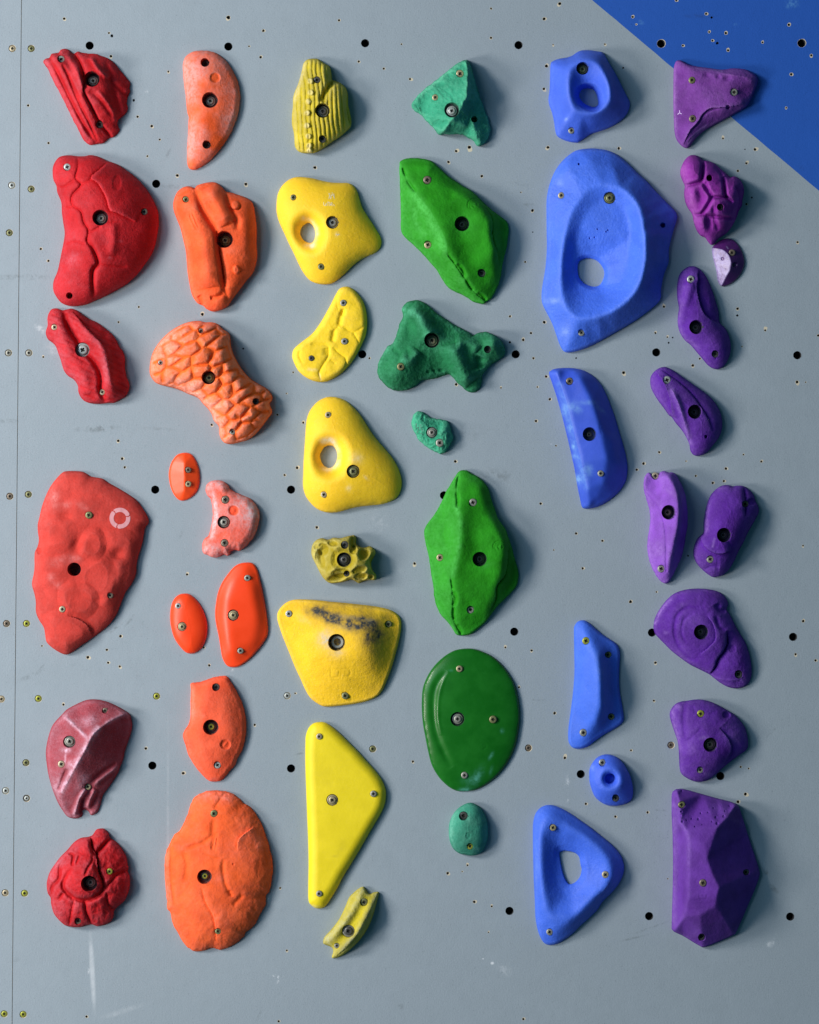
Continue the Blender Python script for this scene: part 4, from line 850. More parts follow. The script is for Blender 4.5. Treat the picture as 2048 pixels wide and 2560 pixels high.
hold('y5', (640, 980), '568,1640 580,1570 620,1520 680,1500 740,1515 800,1495 870,1500 920,1485 970,1475 1010,1470 1030,1500 1030,1560 1070,1590 1120,1595 1170,1583 1210,1610 1230,1650 1210,1700 1185,1750 1195,1820 1235,1880 1225,1930 1170,1930 1110,1940 1060,1965 1030,1950 980,1925 920,1945 850,1960 760,1962 700,1920 660,1860 620,1780 580,1700',
 ('inf', 76, 0.38), [('t', .18, 0)] + [('d', a, b, c*1.25, d*1.25, e, -f*.65) for a, b, c, d, e, f in y5] + [('b', a, b, c, d, e, -f*.75) for a, b, c, d, e, f in y5] + [('n', 3, 20), ('c', 610, 1640, 50, 160, 0, .5), ('c', 860, 1510, 60, 20, 0, .5), ('c', 1130, 1800, 60, 40, 0, .3)],
 [bo(905, 1722, 76, 'd', 22, 52, 'd'), sc(912, 1570, 38, 'd', 5), sc(932, 1865, 30, 'd', 4)], hold_mat((0.38, 0.29, 0.008), (0.56, 0.50, 0.17), 0.85, 0.8), 'olive-yellow pitted coral-like block hold', G3, chalk=(.25, .45), g=1.3)
hold('y6', (640, 1460), '218,340 230,280 270,225 330,180 400,160 500,158 620,165 760,180 900,192 1050,208 1200,225 1330,250 1400,275 1460,320 1490,380 1490,470 1470,580 1440,700 1400,840 1360,950 1320,1050 1280,1120 1230,1165 1150,1200 1050,1225 950,1240 850,1252 740,1260 680,1252 620,1220 560,1170 510,1090 460,980 400,850 340,700 280,550 235,420',
 ('tin', 8, ['560,290,30 800,340,52 1000,370,64 1140,410,68 1130,560,74 1160,740,64 1240,960,28', '400,330,16 560,290,30', '620,700,48 900,760,58'], 18, 24),
 [('rn', .4, 8), ('v', '772,830 772,945 800,960 845,950 855,900 845,880 800,878 778,890', 6, 1.6), ('v', '880,960 880,985 878,890 900,872 950,872 970,900 965,935 940,950 890,945', 6, 1.6),
  ('xl', '660,310 780,345 880,375 980,395 1090,385', 58, .9), ('xl', '620,300 800,345 960,380 1120,380', 95, .38), ('xl', '540,270 700,235 900,220 1180,260', 60, .4), ('x', 1240, 470, 140, 90, 20, .35), ('x', 1230, 390, 60, 40, 10, .4), ('x', 1200, 520, 180, 130, 0, .5), ('x', 960, 450, 200, 60, 0, .3), ('x', 1180, 650, 120, 200, 0, .35), ('x', 1350, 330, 90, 60, 0, .3), ('x', 1200, 1080, 70, 60, 0, .25), ('x', 480, 240, 120, 60, 0, .15),
  ('c', 730, 570, 90, 90, 0, .75), ('c', 830, 710, 70, 50, 0, .6), ('cl', '780,330 1000,350 1180,380', 22, .45), ('c', 1180, 400, 50, 40, 0, .6), ('c', 900, 440, 60, 30, 0, .3), ('c', 480, 360, 80, 30, 30, .25)],
 [('E', 828, 600, 88, 22), sc(338, 305, 34, 'w', 1), sc(1360, 413, 35, 'o', 3), sc(917, 1147, 36, 'o', 1)], hold_mat((0.94, 0.565, 0.008), (0.50, 0.53, 0.55), 0.7, 0.6, var=.05), 'yellow trapezoid hold smeared with grey-black grime and fitted with a pale sleeve', G3, chalk=(.0, .10), fine=.25)
def sleeve(key, x, y, r0, r1, mat):
    bm = bmesh.new(); n = 28; prof = [(1.0, 1.0), (1.0, 0.1), (0.93, 0.0), (r0/r1+.06, 0.0), (r0/r1, 0.08), (r0/r1, 3.0)]
    R = [[bm.verts.new((q*math.cos(2*math.pi*i/n), yy, q*math.sin(2*math.pi*i/n))) for i in range(n)] for q, yy in prof]
    for i in range(len(R)-1):
        for j in range(n): bm.faces.new((R[i][j], R[i][(j+1) % n], R[i+1][(j+1) % n], R[i+1][j])).smooth = True
    f = bm.faces.new(R[-1]); f.material_index = 1
    bmesh.ops.recalc_face_normals(bm, faces=bm.faces)
    me = bpy.data.meshes.new('sleeve'); bm.to_mesh(me); bm.free(); me.set_sharp_from_angle(angle=0.6)
    return link('sleeve', me, mat, HOLDS[key]['obj'])
slv = sleeve('y6', 0, 0, 37, 64, [MET['w'], WM['insert']])
_h = HOLDS['y6']; _p = on_hold('y6', 835, 600, 0)
slv.location = (_p.x, _p.y+20*S, _p.z); slv.scale = (64/ZK*S,)*3
y7 = '508,1640 512,1560 540,1480 590,1430 660,1415 720,1425 790,1470 870,1540 960,1630 1050,1720 1140,1820 1220,1910 1280,1990 1315,2060 1335,2130 1332,2220 1310,2300 1270,2380 1210,2480 1140,2600 1060,2740 980,2870 900,3000 830,3130 770,3230 720,3300 680,3328 620,3330 570,3300 540,3250 537,3100 540,2900 538,2700 530,2500 522,2300 515,2100 508,1900 506,1750'
hold('y7', (640, 1460), y7, ('pro', 26, 110, .15), [('n', 1, 70), ('x', 800, 2795, 30, 12, 0, .2), ('x', 880, 2700, 40, 90, 10, .1), ('x', 700, 2000, 200, 200, 0, .05), ('c', 600, 3310, 60, 14, 10, .5)], [bo(785, 2218, 62, 'b', 8, 52, 'b'), sc(650, 1565, 31, 'p', 1), sc(1207, 2153, 33, 'g', 1), sc(650, 3178, 31, 'g', 1)],
 hold_mat((0.84, 0.66, 0.006), YC, 0.55, 0.15, 0.3, 0.03, 0.04), 'tall smooth lemon-yellow triangular hold with a vertical left edge', G3, noise=(.3, 50), chalk=(0, 0), fine=.05)
hold('y8', (640, 1960), '690,1620 705,1570 760,1510 810,1450 860,1380 900,1300 930,1230 960,1160 1010,1110 1060,1070 1105,1053 1125,1080 1145,1115 1175,1128 1210,1112 1260,1108 1258,1150 1240,1220 1210,1330 1170,1440 1120,1530 1060,1610 990,1680 920,1740 850,1780 790,1790 780,1770 795,1720 780,1680 740,1660 700,1645',
 ('tin', 8, ['1105,1070,26 1020,1260,50 900,1420,62 780,1560,46 710,1620,20', '1250,1120,20 1180,1290,56 1090,1470,66 960,1650,56 800,1780,16', '1160,1130,14 1060,1300,22 950,1500,30 830,1650,22'], 9, 20),
 [('b', 950, 1510, 80, 80, 0, -12), ('s', '1250,1120 1180,1300 1090,1480 960,1650 810,1780', 70, -4), ('n', 3, 20), ('cl', '1100,1080 960,1350 860,1470 740,1590', 36, .5), ('cl', '1240,1140 1160,1350 1060,1510 900,1680', 22, .5), ('c', 740, 1600, 50, 40, 0, .4), ('x', 1130, 1370, 30, 60, 20, .4), ('c', 850, 1700, 60, 40, 0, .4)],
 [bo(950, 1512, 66, 'd', 10, 60, 'g'), sc(1110, 1215, 38, 'o', 4), sc(832, 1662, 28, 'g', 3)], hold_mat((0.52, 0.43, 0.012), (0.52, 0.50, 0.26), 0.85, 0.9), 'small dusty yellow bone-shaped hold leaning right, lowest of the yellow column', G3, chalk=(.12, .4), g=1.3)
mark, _n, _b = nmat('scratched_marks'); _b.inputs['Base Color'].default_value = (0.90, 0.84, 0.58, 1); _b.inputs['Roughness'].default_value = 0.9
strokes('y2', 'scratched_marks', ['697,350 697,378 715,385 722,360 722,388', '732,350 756,352', '742,352 740,388', '760,352 760,388 776,355 784,372 766,374 790,390', '796,372 808,392'], 4.5, mark)
strokes('y2', 'scratched_marks', ['745,260 770,315', '760,255 750,320', '775,268 772,320', '745,300 800,270', '800,262 806,318', '780,250 800,300'], 4.5, mark)
strokes('y2', 'scratched_marks', ['818,690 830,676 838,694 848,678 856,690'], 4.5, mark)
G4 = 'green climbing holds in the fourth column'
TC = (0.30, 0.66, 0.46)
teal = hold_mat((0.028, 0.29, 0.165), (0.16, 0.56, 0.36), 0.85, 1.0)
hold('g1', (940, 80), '365,760 380,710 440,640 520,565 620,490 720,410 800,345 870,300 925,282 950,290 980,350 1010,450 1040,560 1070,660 1110,770 1150,880 1170,950 1178,1000 1160,1080 1120,1140 1080,1168 1040,1170 1000,1120 950,1090 900,1062 840,1050 760,1055 700,1050 660,1060 630,1040 580,980 520,920 460,850 400,815',
 ('tin', 12, ['928,295,40 948,400,58 945,550,80 928,690,92 870,780,90 780,900,78 690,1030,50', '930,710,74 960,850,52 960,980,40', '960,850,52 1010,1020,44 1060,1150,24', '1010,480,18 1060,700,20 1110,900,18'], 3, 16),
 [('rn', 4, 14), ('n', 3, 10), ('v', '640,560 760,640 800,700', 9, 3), ('v', '600,540 700,660 770,720', 9, 2.5), ('v', '700,500 800,600 860,700', 9, 2), ('v', '700,700 680,760', 9, 3), ('s', '430,770 470,850', 30, 5), ('b', 820, 990, 90, 50, 0, 4), ('cl', '450,640 640,490 860,320', 22, .4)],
 [bo(780, 800, 78, 'w', 14, 50, 'w'), sc(865, 423, 40, 'b', 2), sc(610, 670, 32, 'b', 2), em(1010, 895, 34, 26)], teal, 'teal rock-textured wedge hold with a sharp dark right face, topmost green one', G4, chalk=(.12, .45), edge=(1.6, 7), g=1.35)
g2m = hold_mat((0.014, 0.255, 0.003), (0.07, 0.42, 0.07), 0.75, 0.6)
def lens(s, w=17, dep=22): return ('g', s, w*.9, dep*.6)
hold('g2', (940, 380), '240,130 255,90 310,65 400,60 500,70 580,95 640,150 710,215 800,285 900,350 980,395 1050,460 1120,530 1200,600 1280,660 1340,710 1365,770 1362,850 1350,950 1325,1060 1300,1160 1285,1270 1260,1360 1220,1450 1180,1510 1140,1535 1110,1562 1060,1555 1000,1540 940,1500 880,1465 800,1430 740,1390 680,1310 620,1210 550,1130 480,1050 400,970 310,890 265,830 255,760 255,640 250,480 245,300',
 ('tin', 10, ['270,105,16 340,260,34 420,420,50 560,580,70 670,780,80 730,1000,80 820,1150,66 930,1320,48 1130,1530,16', '560,150,34 760,370,52 860,620,58 900,900,60 980,1200,52 1080,1400,34', '960,450,58 1110,570,66 1180,700,72 1185,880,72 1240,1050,62 1250,1180,46 1240,1320,30', '1250,720,26 1280,900,24 1275,1100,18'], 9, 18),
 [('g', '560,180 700,330 800,500', 60, 6), ('s', '1120,560 1190,690 1195,880 1250,1050 1265,1180', 16, -8), lens('275,160 290,210 312,250', 12, 12), lens('320,290 355,345 412,410', 20, 12), lens('740,1060 775,1100 812,1145', 9, 10), lens('830,1155 885,1200 915,1290', 22, 16), lens('930,1310 960,1370 1000,1420', 16, 14), lens('1045,1450 1090,1475 1135,1525', 17, 14),
  ('v', '740,1050 812,1145 920,1300 1000,1420 1135,1530', 11, 6, 0), ('v', '270,150 320,290 415,415', 11, 5), ('s', '740,1050 812,1145 920,1300 1000,1420 1135,1530', 60, 5), ('g', '380,500 450,750 520,900', 50, 5), ('b', 470, 880, 60, 60, 0, 4)] + [('g', ' '.join('%d,%d' % (1010+r*math.cos(t), 545+r*math.sin(t)) for t in [a0+i*.5 for i in range(9)]), 7, 2.6) for r, a0 in ((66, 2.4), (48, 2.0), (32, 2.6), (16, 1.0))] +
 [('n', 3, 40), ('cl', '400,440 480,560 600,780 690,980', 45, .85), ('cl', '390,600 430,760 500,840', 24, .6), ('cp', '240,130 280,180 410,420 560,600 720,900 740,1050 900,1290 1110,1540 1000,1540 740,1390 480,1050 265,830 250,480', .34), ('c', 900, 750, 100, 100, 0, .35), ('c', 1210, 1330, 60, 40, 0, .3), ('c', 870, 1290, 40, 60, 0, .5)],
 [bo(885, 735, 78, 'd', 46, 48, 'd'), sc(528, 288, 42, 'n', 5), sc(535, 950, 38, 'b', 2), sc(1087, 1242, 40, 'd', 12)], g2m, 'big leaf-green wedge hold with jagged cracks and a squared upper left corner', G4, chalk=(.06, .3), edge=(.8, 9))
g3m = hold_mat((0.009, 0.160, 0.055), (0.10, 0.42, 0.25), 0.8, 1.0)
hold('g3', (920, 720), '95,850 110,760 150,680 200,600 260,560 290,480 320,380 355,290 345,220 370,170 420,135 490,122 560,140 630,185 690,245 740,280 820,330 900,380 980,420 1040,450 1080,485 1130,460 1190,447 1260,460 1330,500 1380,560 1412,620 1405,690 1350,740 1280,780 1220,840 1180,900 1170,970 1150,1030 1110,1065 1060,1072 1010,1055 960,1010 900,960 860,905 820,890 760,910 700,930 620,945 550,955 500,1000 430,1040 350,1055 270,1052 200,1020 150,970 110,920',
 ('inf', 50, 0.5), [('r', '430,200 530,300 600,420 660,520', 90, 28), ('b', 300, 850, 170, 150, -20, 22), ('r', '330,700 430,740 520,640', 60, 14), ('r', '860,570 900,700 980,880 1060,980', 90, 24), ('r', '900,560 1050,560 1140,640', 60, 12), ('b', 1290, 560, 100, 110, 0, 28), ('b', 720, 800, 170, 130, 10, -16), ('b', 820, 430, 160, 70, 25, -8), ('g', '1160,700 1140,760 1160,830', 50, 14), ('b', 440, 400, 60, 140, 15, -10), ('g', '250,620 330,680', 30, 6),
  ('d', 620, 860, 24, 20, 0, -3), ('d', 680, 850, 20, 18, 0, -3), ('d', 750, 845, 30, 18, 0, -3), ('n', 5, 30), ('rn', 1.5, 10), ('cl', '400,230 480,260 580,360', 40, .5), ('c', 660, 530, 100, 100, 0, .45), ('c', 1060, 930, 30, 20, 0, .6), ('cl', '110,760 200,610 260,560', 18, .5), ('c', 420, 760, 90, 50, -30, .3), ('c', 1000, 620, 120, 90, 0, .25), ('c', 350, 215, 14, 25, 0, .9)],
 [bo(657, 535, 80, 'b', 30, 56, 'b'), sc(338, 807, 38, 'o', 4), sc(1230, 630, 36, 'd', 16)], g3m, 'lumpy four-legged dark green hold', G4, chalk=(.10, .4), edge=(1.4, 7))
hold('g4', (920, 720), '445,1390 455,1320 500,1270 550,1265 590,1290 630,1320 700,1335 760,1350 820,1365 845,1410 865,1480 880,1535 860,1590 820,1650 790,1695 740,1705 680,1680 610,1640 560,1600 510,1560 490,1510 460,1460',
 ('tin', 10, ['500,1300,22 560,1420,28 700,1500,32 790,1450,36 800,1560,34 770,1650,24'], 6, 14), [('rn', 6, 16), ('n', 3.5, 8)],
 [bo(657, 1483, 60, 'g', 6, 46, 'g'), sc(738, 1590, 40, 'g', 2)], teal, 'small rough teal rock-chip hold with faint pen scribbles at its left', G4, chalk=(.08, .45), edge=(2.0, 8), g=1.2)
ink, _n, _b = nmat('pen_marks'); _b.inputs['Base Color'].default_value = (0.06, 0.09, 0.10, 1)
strokes('g4', 'pen_scribble', ['490,1400 500,1395 495,1420 510,1440', '495,1445 520,1430 510,1470', '525,1410 545,1405 540,1440 560,1430', '500,1480 520,1475', '545,1460 560,1450 555,1480', '530,1500 550,1495 570,1510', '490,1500 500,1505', '515,1450 530,1462'], 4, ink)
hold('g5', (960, 1150), '410,750 425,690 470,620 530,540 590,430 640,320 700,220 750,140 785,108 850,105 900,135 980,180 1040,240 1080,310 1105,400 1140,500 1170,590 1200,640 1250,710 1280,790 1310,880 1345,1010 1380,1130 1385,1190 1370,1280 1330,1340 1250,1420 1170,1500 1100,1590 1040,1670 970,1730 900,1785 860,1800 790,1805 740,1790 700,1730 650,1660 590,1600 540,1500 515,1400 505,1290 480,1150 460,1000 430,870',
 ('tin', 10, ['790,120,18 765,300,38 755,490,58 780,640,76 770,880,82 705,1190,66 725,1480,46 795,1780,14', '850,150,24 910,400,44 930,700,64 920,1000,64 900,1300,56 880,1600,30', '1000,260,34 1060,500,46 1180,640,58 1260,800,68 1265,950,70 1230,1170,64 1150,1290,54 1130,1420,44 1060,1620,22', '1310,1000,22 1290,1250,20'], 9, 18),
 [('s', '1230,700 1275,820 1275,960 1245,1170 1160,1290 1145,1420 1090,1560', 18, -10), ('v', '768,160 745,320 758,500', 11, 5), ('v', '690,1215 712,1350 722,1500 722,1640 795,1795', 11, 6, 0), ('s', '795,1795 722,1640 718,1500 705,1330 690,1215', 60, -4), ('g', '640,620 620,750 650,900', 45, 7), lens('768,165 755,230 750,295', 16, 12), lens('742,330 760,400 750,490', 19, 12), lens('690,1220 695,1260 710,1330', 9, 10), lens('712,1350 740,1420 715,1500', 21, 16), lens('720,1510 712,1580 724,1640', 14, 13), lens('752,1690 780,1740 795,1795', 17, 13)] +
 [('g', ' '.join('%d,%d' % (1187+r*math.cos(t), 893+r*math.sin(t)) for t in [a0+i*.55 for i in range(9)]), 7, 2.6) for r, a0 in ((64, 2.6), (46, 2.2), (30, 2.8), (15, 1.0))] +
 [('n', 3, 40), ('cl', '755,490 785,640 775,880 710,1190', 26, .75), ('cp', '410,750 640,320 785,108 760,300 755,490 785,650 770,880 700,1190 720,1450 720,1640 795,1790 740,1790 590,1600 505,1290', .34), ('c', 1050, 1080, 60, 30, -30, .5), ('c', 940, 200, 80, 60, 30, .3), ('c', 1140, 590, 60, 30, 0, .25), ('c', 690, 1720, 30, 40, 0, .4)],
 [bo(985, 1018, 76, 'd', 42, 48, 'd'), sc(915, 437, 40, 'g', 6), sc(577, 1002, 36, 'b', 1), sc(890, 1538, 38, 'g', 8)], g2m, 'tall leaf-green pointed hold split by a vertical ridge of cracks', G4, chalk=(.06, .3), edge=(.8, 9))
g6m = hold_mat((0.005, 0.125, 0.006), (0.10, 0.40, 0.30), 0.34, 0.0, 0.22, 0.08, 0.0)
hold('g6', (960, 1600), '388,640 395,520 420,430 470,330 540,240 630,160 730,105 840,87 930,92 1020,120 1110,165 1200,240 1280,340 1340,450 1375,570 1393,700 1395,820 1380,950 1350,1090 1300,1210 1230,1320 1150,1410 1060,1480 970,1530 900,1550 780,1555 700,1530 620,1470 550,1390 490,1280 455,1150 425,1000 400,860 390,740',
 ('inf', 27, .42), [('g', '650,330 560,430 515,560 510,760 540,960 610,1140 700,1310', 36, 5), ('r', '680,300 600,440 562,600 555,800 590,980', 20, 1.5), ('v', '1010,1080 1040,1075 1050,1100 1010,1130', 6, 1), ('c', 960, 1400, 40, 80, 30, .8), ('c', 1100, 1190, 16, 34, 30, .8), ('c', 1100, 1340, 14, 40, 15, .6), ('c', 1215, 935, 18, 22, 0, .5), ('c', 840, 1540, 60, 22, 0, 1.1), ('c', 870, 1450, 60, 60, 0, .4), ('c', 690, 310, 20, 14, 0, .4)],
 [bo(757, 812, 74, 'g', 18, 52, 'g'), sc(775, 295, 33, 'b', 0), sc(1120, 815, 38, 'o', 1), sc(827, 1388, 34, 'g', 2)], g6m, 'shiny dark green oval hold with a curved thumb groove along its left edge', G4, noise=(.25, 60), chalk=(0, 0), fine=0)
HOLDS['g6']['obj'].data.materials[0].node_tree.nodes['Principled BSDF'].inputs['Coat Weight'].default_value = 0.04
hold('g7', (960, 1600), '665,1960 675,1870 710,1790 760,1730 820,1690 880,1670 940,1685 990,1720 1030,1780 1060,1860 1070,1950 1070,2030 1050,2100 1020,2160 970,2200 900,2215 830,2205 770,2190 710,2140 675,2060',
 ('inf', 46, 0.5), [('n', 4, 30), ('d', 865, 2010, 30, 40, 0, -2), ('c', 690, 1980, 30, 120, 0, .5), ('c', 700, 1800, 40, 80, 30, .35), ('c', 950, 2150, 30, 25, 0, .6), ('c', 865, 1840, 25, 50, 0, .5), ('x', 860, 2060, 110, 90, 0, .3), ('x', 900, 1880, 70, 60, 0, .15)],
 [sc(818, 1808, 44, 'd', 9), sc(885, 2120, 32, 'y', 5)], hold_mat((0.022, 0.235, 0.150), (0.22, 0.58, 0.44), 0.85, 0.7), 'small dusty teal egg-shaped hold at the bottom of the green column', G4, chalk=(.12, .2))
G5 = 'blue climbing holds in the fifth column'
BC = (0.40, 0.56, 0.88)
bm_ = hold_mat((0.046, 0.122, 0.70), BC, 0.55, 0.35, 0.3, 0.05, 0.06)
hold('b1', (1300, 80), '293,690 305,590 310,450 315,330 340,298 400,275 480,262 540,240 590,205 640,188 720,187 800,198 850,208 880,250 930,340 990,440 1040,540 1090,640 1125,710 1128,760 1110,820 1060,890 980,950 900,990 820,1020 740,1045 680,1080 620,1120 590,1135 520,1130 440,1105 385,1070 365,1020 350,920 330,830 305,760',
 ('tin', 9, ['~540,330,62 640,285,64 760,290,66 850,370,72 910,500,76 930,620,78 900,730,76 800,810,74 680,830,72 570,790,70 520,680,70 500,520,68 510,400,64 540,330,62', '~640,470,42 740,540,34 800,650,34 780,740,36 680,730,36 600,640,38 590,540,42 640,470,42', '640,205,14 640,285,60', '845,225,14 850,370,70', '390,1060,14 540,820,64', '600,1120,14 640,860,62', '1110,740,14 930,640,70'], 6, 26),
 [('fun', 60, 6, 1.6), ('c', 478, 895, 30, 14, -50, .4), ('n', 1, 40)],
 [bo(645, 372, 66, 'o', 22, 46, 'o'), sc(530, 1010, 32, 'g', 1)], bm_, 'blue faceted hold with a deep ring-shaped pocket below its bolt, topmost blue one', G5,
 ['610,655 622,610 650,588 700,580 750,590 785,640 800,700 800,745 775,765 730,765 670,738 630,700'], noise=(.3, 50), chalk=(0, .08), g=1.45)
B2T = (1300, 80)
hold('b2', B2T, '720,1195 600,1210 520,1250 430,1330 360,1430 310,1550 285,1650 273,1760 275,2054 277,2225 262,2425 232,2605 222,2725 237,2805 282,2895 332,2995 372,3105 402,3195 432,3255 472,3290 562,3283 682,3245 822,3175 982,3085 1182,2965 1332,2855 1422,2775 1447,2725 1452,2625 1482,2485 1527,2365 1532,2225 1572,2055 1612,1925 1612,1875 1582,1825 1482,1725 1400,1640 1300,1530 1200,1440 1100,1340 1000,1260 900,1215 800,1198',
 ('tin', 12, ['~880,1565,66 1080,1620,78 1210,1770,88 1260,1930,94 1288,2130,98 1288,2350,98 1240,2560,94 1140,2720,86 1000,2840,78 820,2920,70 620,2945,62 500,2860,56 440,2720,52 425,2500,50 440,2250,50 480,2020,52 550,1820,56 660,1670,60 760,1590,62 880,1565,66',
   '~880,1700,52 1050,1800,54 1130,2000,52 1120,2250,48 1060,2520,44 900,2700,38 700,2720,30 580,2600,20 540,2400,16 560,2200,24 620,1980,38 720,1800,46 880,1700,52', '600,2420,14 660,2330,12 780,2340,12 870,2440,14 850,2590,14 740,2610,14 640,2560,14 600,2420,14', '500,1400,38 720,1330,44 960,1400,46', '470,3270,14 620,2945,60', '1600,1880,12 1290,2000,86', '240,2720,12 430,2700,50', '1430,2760,12 1140,2720,82'], 5, 26),
 [('fun', 40, 6, 1.3), ('v', '320,2760 420,2770', 30, -2), ('n', 2, 60), ('c', 340, 2760, 90, 30, 0, .35), ('c', 470, 3090, 50, 90, 0, .35), ('c', 410, 1550, 30, 40, 0, .35), ('rn', .8, 7)],
 [bo(922, 1703, 64, 'o', 10, 52, 'o'), sc(425, 1678, 33, 'p', 1), sc(632, 3087, 33, 'g', 2), em(605, 1355, 13, 16), em(1468, 1982, 28, 30)] + [em(x, y, 11, 8) for x, y in ((795, 2023), (907, 2033), (886, 2050), (767, 2107), (717, 2116))],
 hold_mat((0.048, 0.150, 0.78), BC, 0.55, 0.6, 0.3, 0.06, 0.06), 'huge blue hold with a deep scooped bowl and a round window', G5,
 ['592,2445 602,2365 652,2330 722,2325 792,2350 842,2405 867,2465 857,2535 822,2595 772,2613 722,2607 652,2575 607,2515'], noise=(.5, 60), chalk=(0, .10), g=2.0)
hold('b3', (1300, 880), '298,220 320,190 360,172 450,163 540,165 630,180 700,210 770,260 830,330 880,420 930,540 980,680 1020,820 1060,950 1090,1070 1105,1180 1100,1270 1080,1340 1030,1420 960,1490 880,1550 800,1590 720,1608 660,1608 635,1585 615,1500 590,1380 560,1200 520,1020 480,850 430,650 380,470 330,320',
 ('tin', 8, ['375,185,26 420,330,40 490,560,46 555,830,48 630,1130,48 690,1400,42 708,1600,20', '620,260,44 740,500,56 830,800,60 890,1100,58 850,1350,44 780,1500,26', '950,900,42 1000,1150,38'], 5, 34),
 [('r', '375,185 420,330 490,560 555,830 630,1130 690,1400', 9, 1.2), ('v', '860,745 820,755 845,855', 8, 1.4), ('v', '830,790 855,785', 8, 1.2), ('b', 500, 300, 130, 130, 0, -3), ('n', 1.5, 50), ('cl', '400,330 490,650 560,960 680,1400', 30, .3), ('c', 560, 570, 70, 40, 30, .6), ('c', 700, 520, 110, 24, 0, .35), ('c', 830, 590, 60, 20, 40, .45), ('c', 450, 600, 40, 60, 0, .5), ('c', 510, 785, 30, 30, 0, .5), ('c', 550, 975, 18, 22, 0, 1.2), ('c', 600, 1310, 30, 50, -20, 1.0), ('c', 560, 1070, 30, 20, 0, .5), ('c', 700, 1220, 45, 60, 0, .6)],
 [bo(716, 843, 72, 'n', 40, 34, 'd'), sc(512, 300, 38, 'n', 1), sc(830, 1247, 32, 'g', 2)], hold_mat((0.032, 0.085, 0.60), (0.22, 0.46, 0.74), 0.5, 0.15, 0.35, 0.05, 0.12), 'deep blue half-moon hold with a straight left rim and pale scuffs', G5, noise=(.4, 50), chalk=(.02, .1), fine=.05)
hold('b4', (1300, 1500), '555,320 560,270 590,225 640,207 690,220 750,270 830,340 920,400 980,440 1015,490 1028,560 1022,700 1020,850 1030,970 1050,1080 1065,1180 1062,1240 1020,1290 940,1340 860,1385 780,1440 700,1500 640,1525 580,1528 540,1515 505,1470 495,1400 500,1300 520,1150 545,950 560,750 558,550',
 ('tin', 10, ['640,225,18 740,450,46 810,600,66 835,760,76 845,920,78 842,1080,74 800,1200,62 720,1340,38 600,1510,14', '900,480,22 920,700,22 925,900,22 940,1150,22 850,1330,20', '600,600,30 600,1000,32'], 9, 30),
 [('n', 1, 50), ('d', 690, 895, 25, 25, 0, -1), ('cl', '700,470 790,600 820,800', 30, .12)],
 [sc(680, 420, 38, 'y', 3), sc(907, 563, 34, 'o', 6), sc(938, 1198, 34, 'o', 6), sc(652, 1362, 38, 'g', 3)], hold_mat((0.040, 0.140, 0.74), BC, 0.6, 0.4, 0.3, 0.04, 0.04), 'narrow upright blue hold with a tall overhanging ridge casting a shadow to the right', G5, noise=(.3, 50), chalk=(0, .06))
hold('b5', (1300, 1500), '712,1830 715,1740 740,1680 790,1620 850,1590 910,1585 980,1605 1040,1650 1090,1720 1130,1800 1155,1890 1162,1980 1150,2040 1110,2080 1050,2105 980,2115 900,2108 830,2075 770,2020 735,1940 718,1880',
 ('inf', 34, 0.55), [('b', 945, 1840, 150, 150, 0, 30), ('b', 928, 1840, 74, 74, 0, -46), ('g', '820,1730 800,1830 840,1930', 26, 2), ('n', 1, 40), ('c', 740, 1720, 30, 40, 0, .2)], [('E', 928, 1836, 56, 24), sc(848, 1672, 36, 'g', 2), sc(985, 2035, 36, 'd', 3)],
 hold_mat((0.045, 0.125, 0.74), BC, 0.55, 0.5, 0.3, 0.04, 0.04), 'smallest blue hold, a doughnut shape with one screw above and one below its dimple', G5, noise=(.3, 50), chalk=(0, .06))
hold('b6', (1280, 1960), '215,500 218,400 240,310 285,250 350,218 420,218 500,245 600,300 700,370 800,440 900,520 1000,600 1070,670 1120,740 1145,810 1152,880 1130,960 1080,1050 1010,1130 930,1210 880,1290 800,1370 700,1460 620,1540 540,1600 470,1640 400,1655 340,1640 295,1580 260,1480 240,1350 235,1200 225,1000 218,750',
 ('tin', 8, ['~370,330,36 300,420,42 275,600,45 280,850,46 310,1100,46 350,1280,44 430,1420,40 500,1470,40 640,1380,46 800,1210,50 950,1080,50 1015,980,48 1020,880,46 980,760,44 880,640,42 740,530,40 560,420,38 440,350,36 370,330,36', '~480,640,12 640,640,14 760,760,18 780,900,18 700,1060,16 580,1120,12 480,1000,10 450,800,10 480,640,12'], 8, 30),
 [('fun', 70, 6, 1.5), ('s', '1010,1010 960,1090 900,1160', 20, -4), ('v', '1000,1030 930,1110', 16, -3), ('n', 1.2, 50), ('c', 250, 860, 20, 200, 0, .15)],
 [sc(422, 447, 34, 'b', 2), sc(960, 930, 36, 'p', 1), sc(388, 1520, 34, 'g', 1)], hold_mat((0.042, 0.135, 0.74), BC, 0.55, 0.55, 0.3, 0.05, 0.05), 'blue rounded triangle hold with a hollow centre and three screws, lowest of the blue column', G5,
 ['490,740 500,695 560,687 640,705 690,750 705,830 716,880 700,950 660,1000 610,1028 575,1018 540,960 515,880'], noise=(.4, 50), chalk=(0, .08), g=1.6)
G6_ = 'purple climbing holds in the rightmost column'
LC = (0.34, 0.19, 0.58)
pm = hold_mat((0.090, 0.013, 0.29), LC, 0.8, 0.8, scuff=.35)
pm2 = hold_mat((0.165, 0.034, 0.28), (0.42, 0.22, 0.58), 0.8, 0.9)
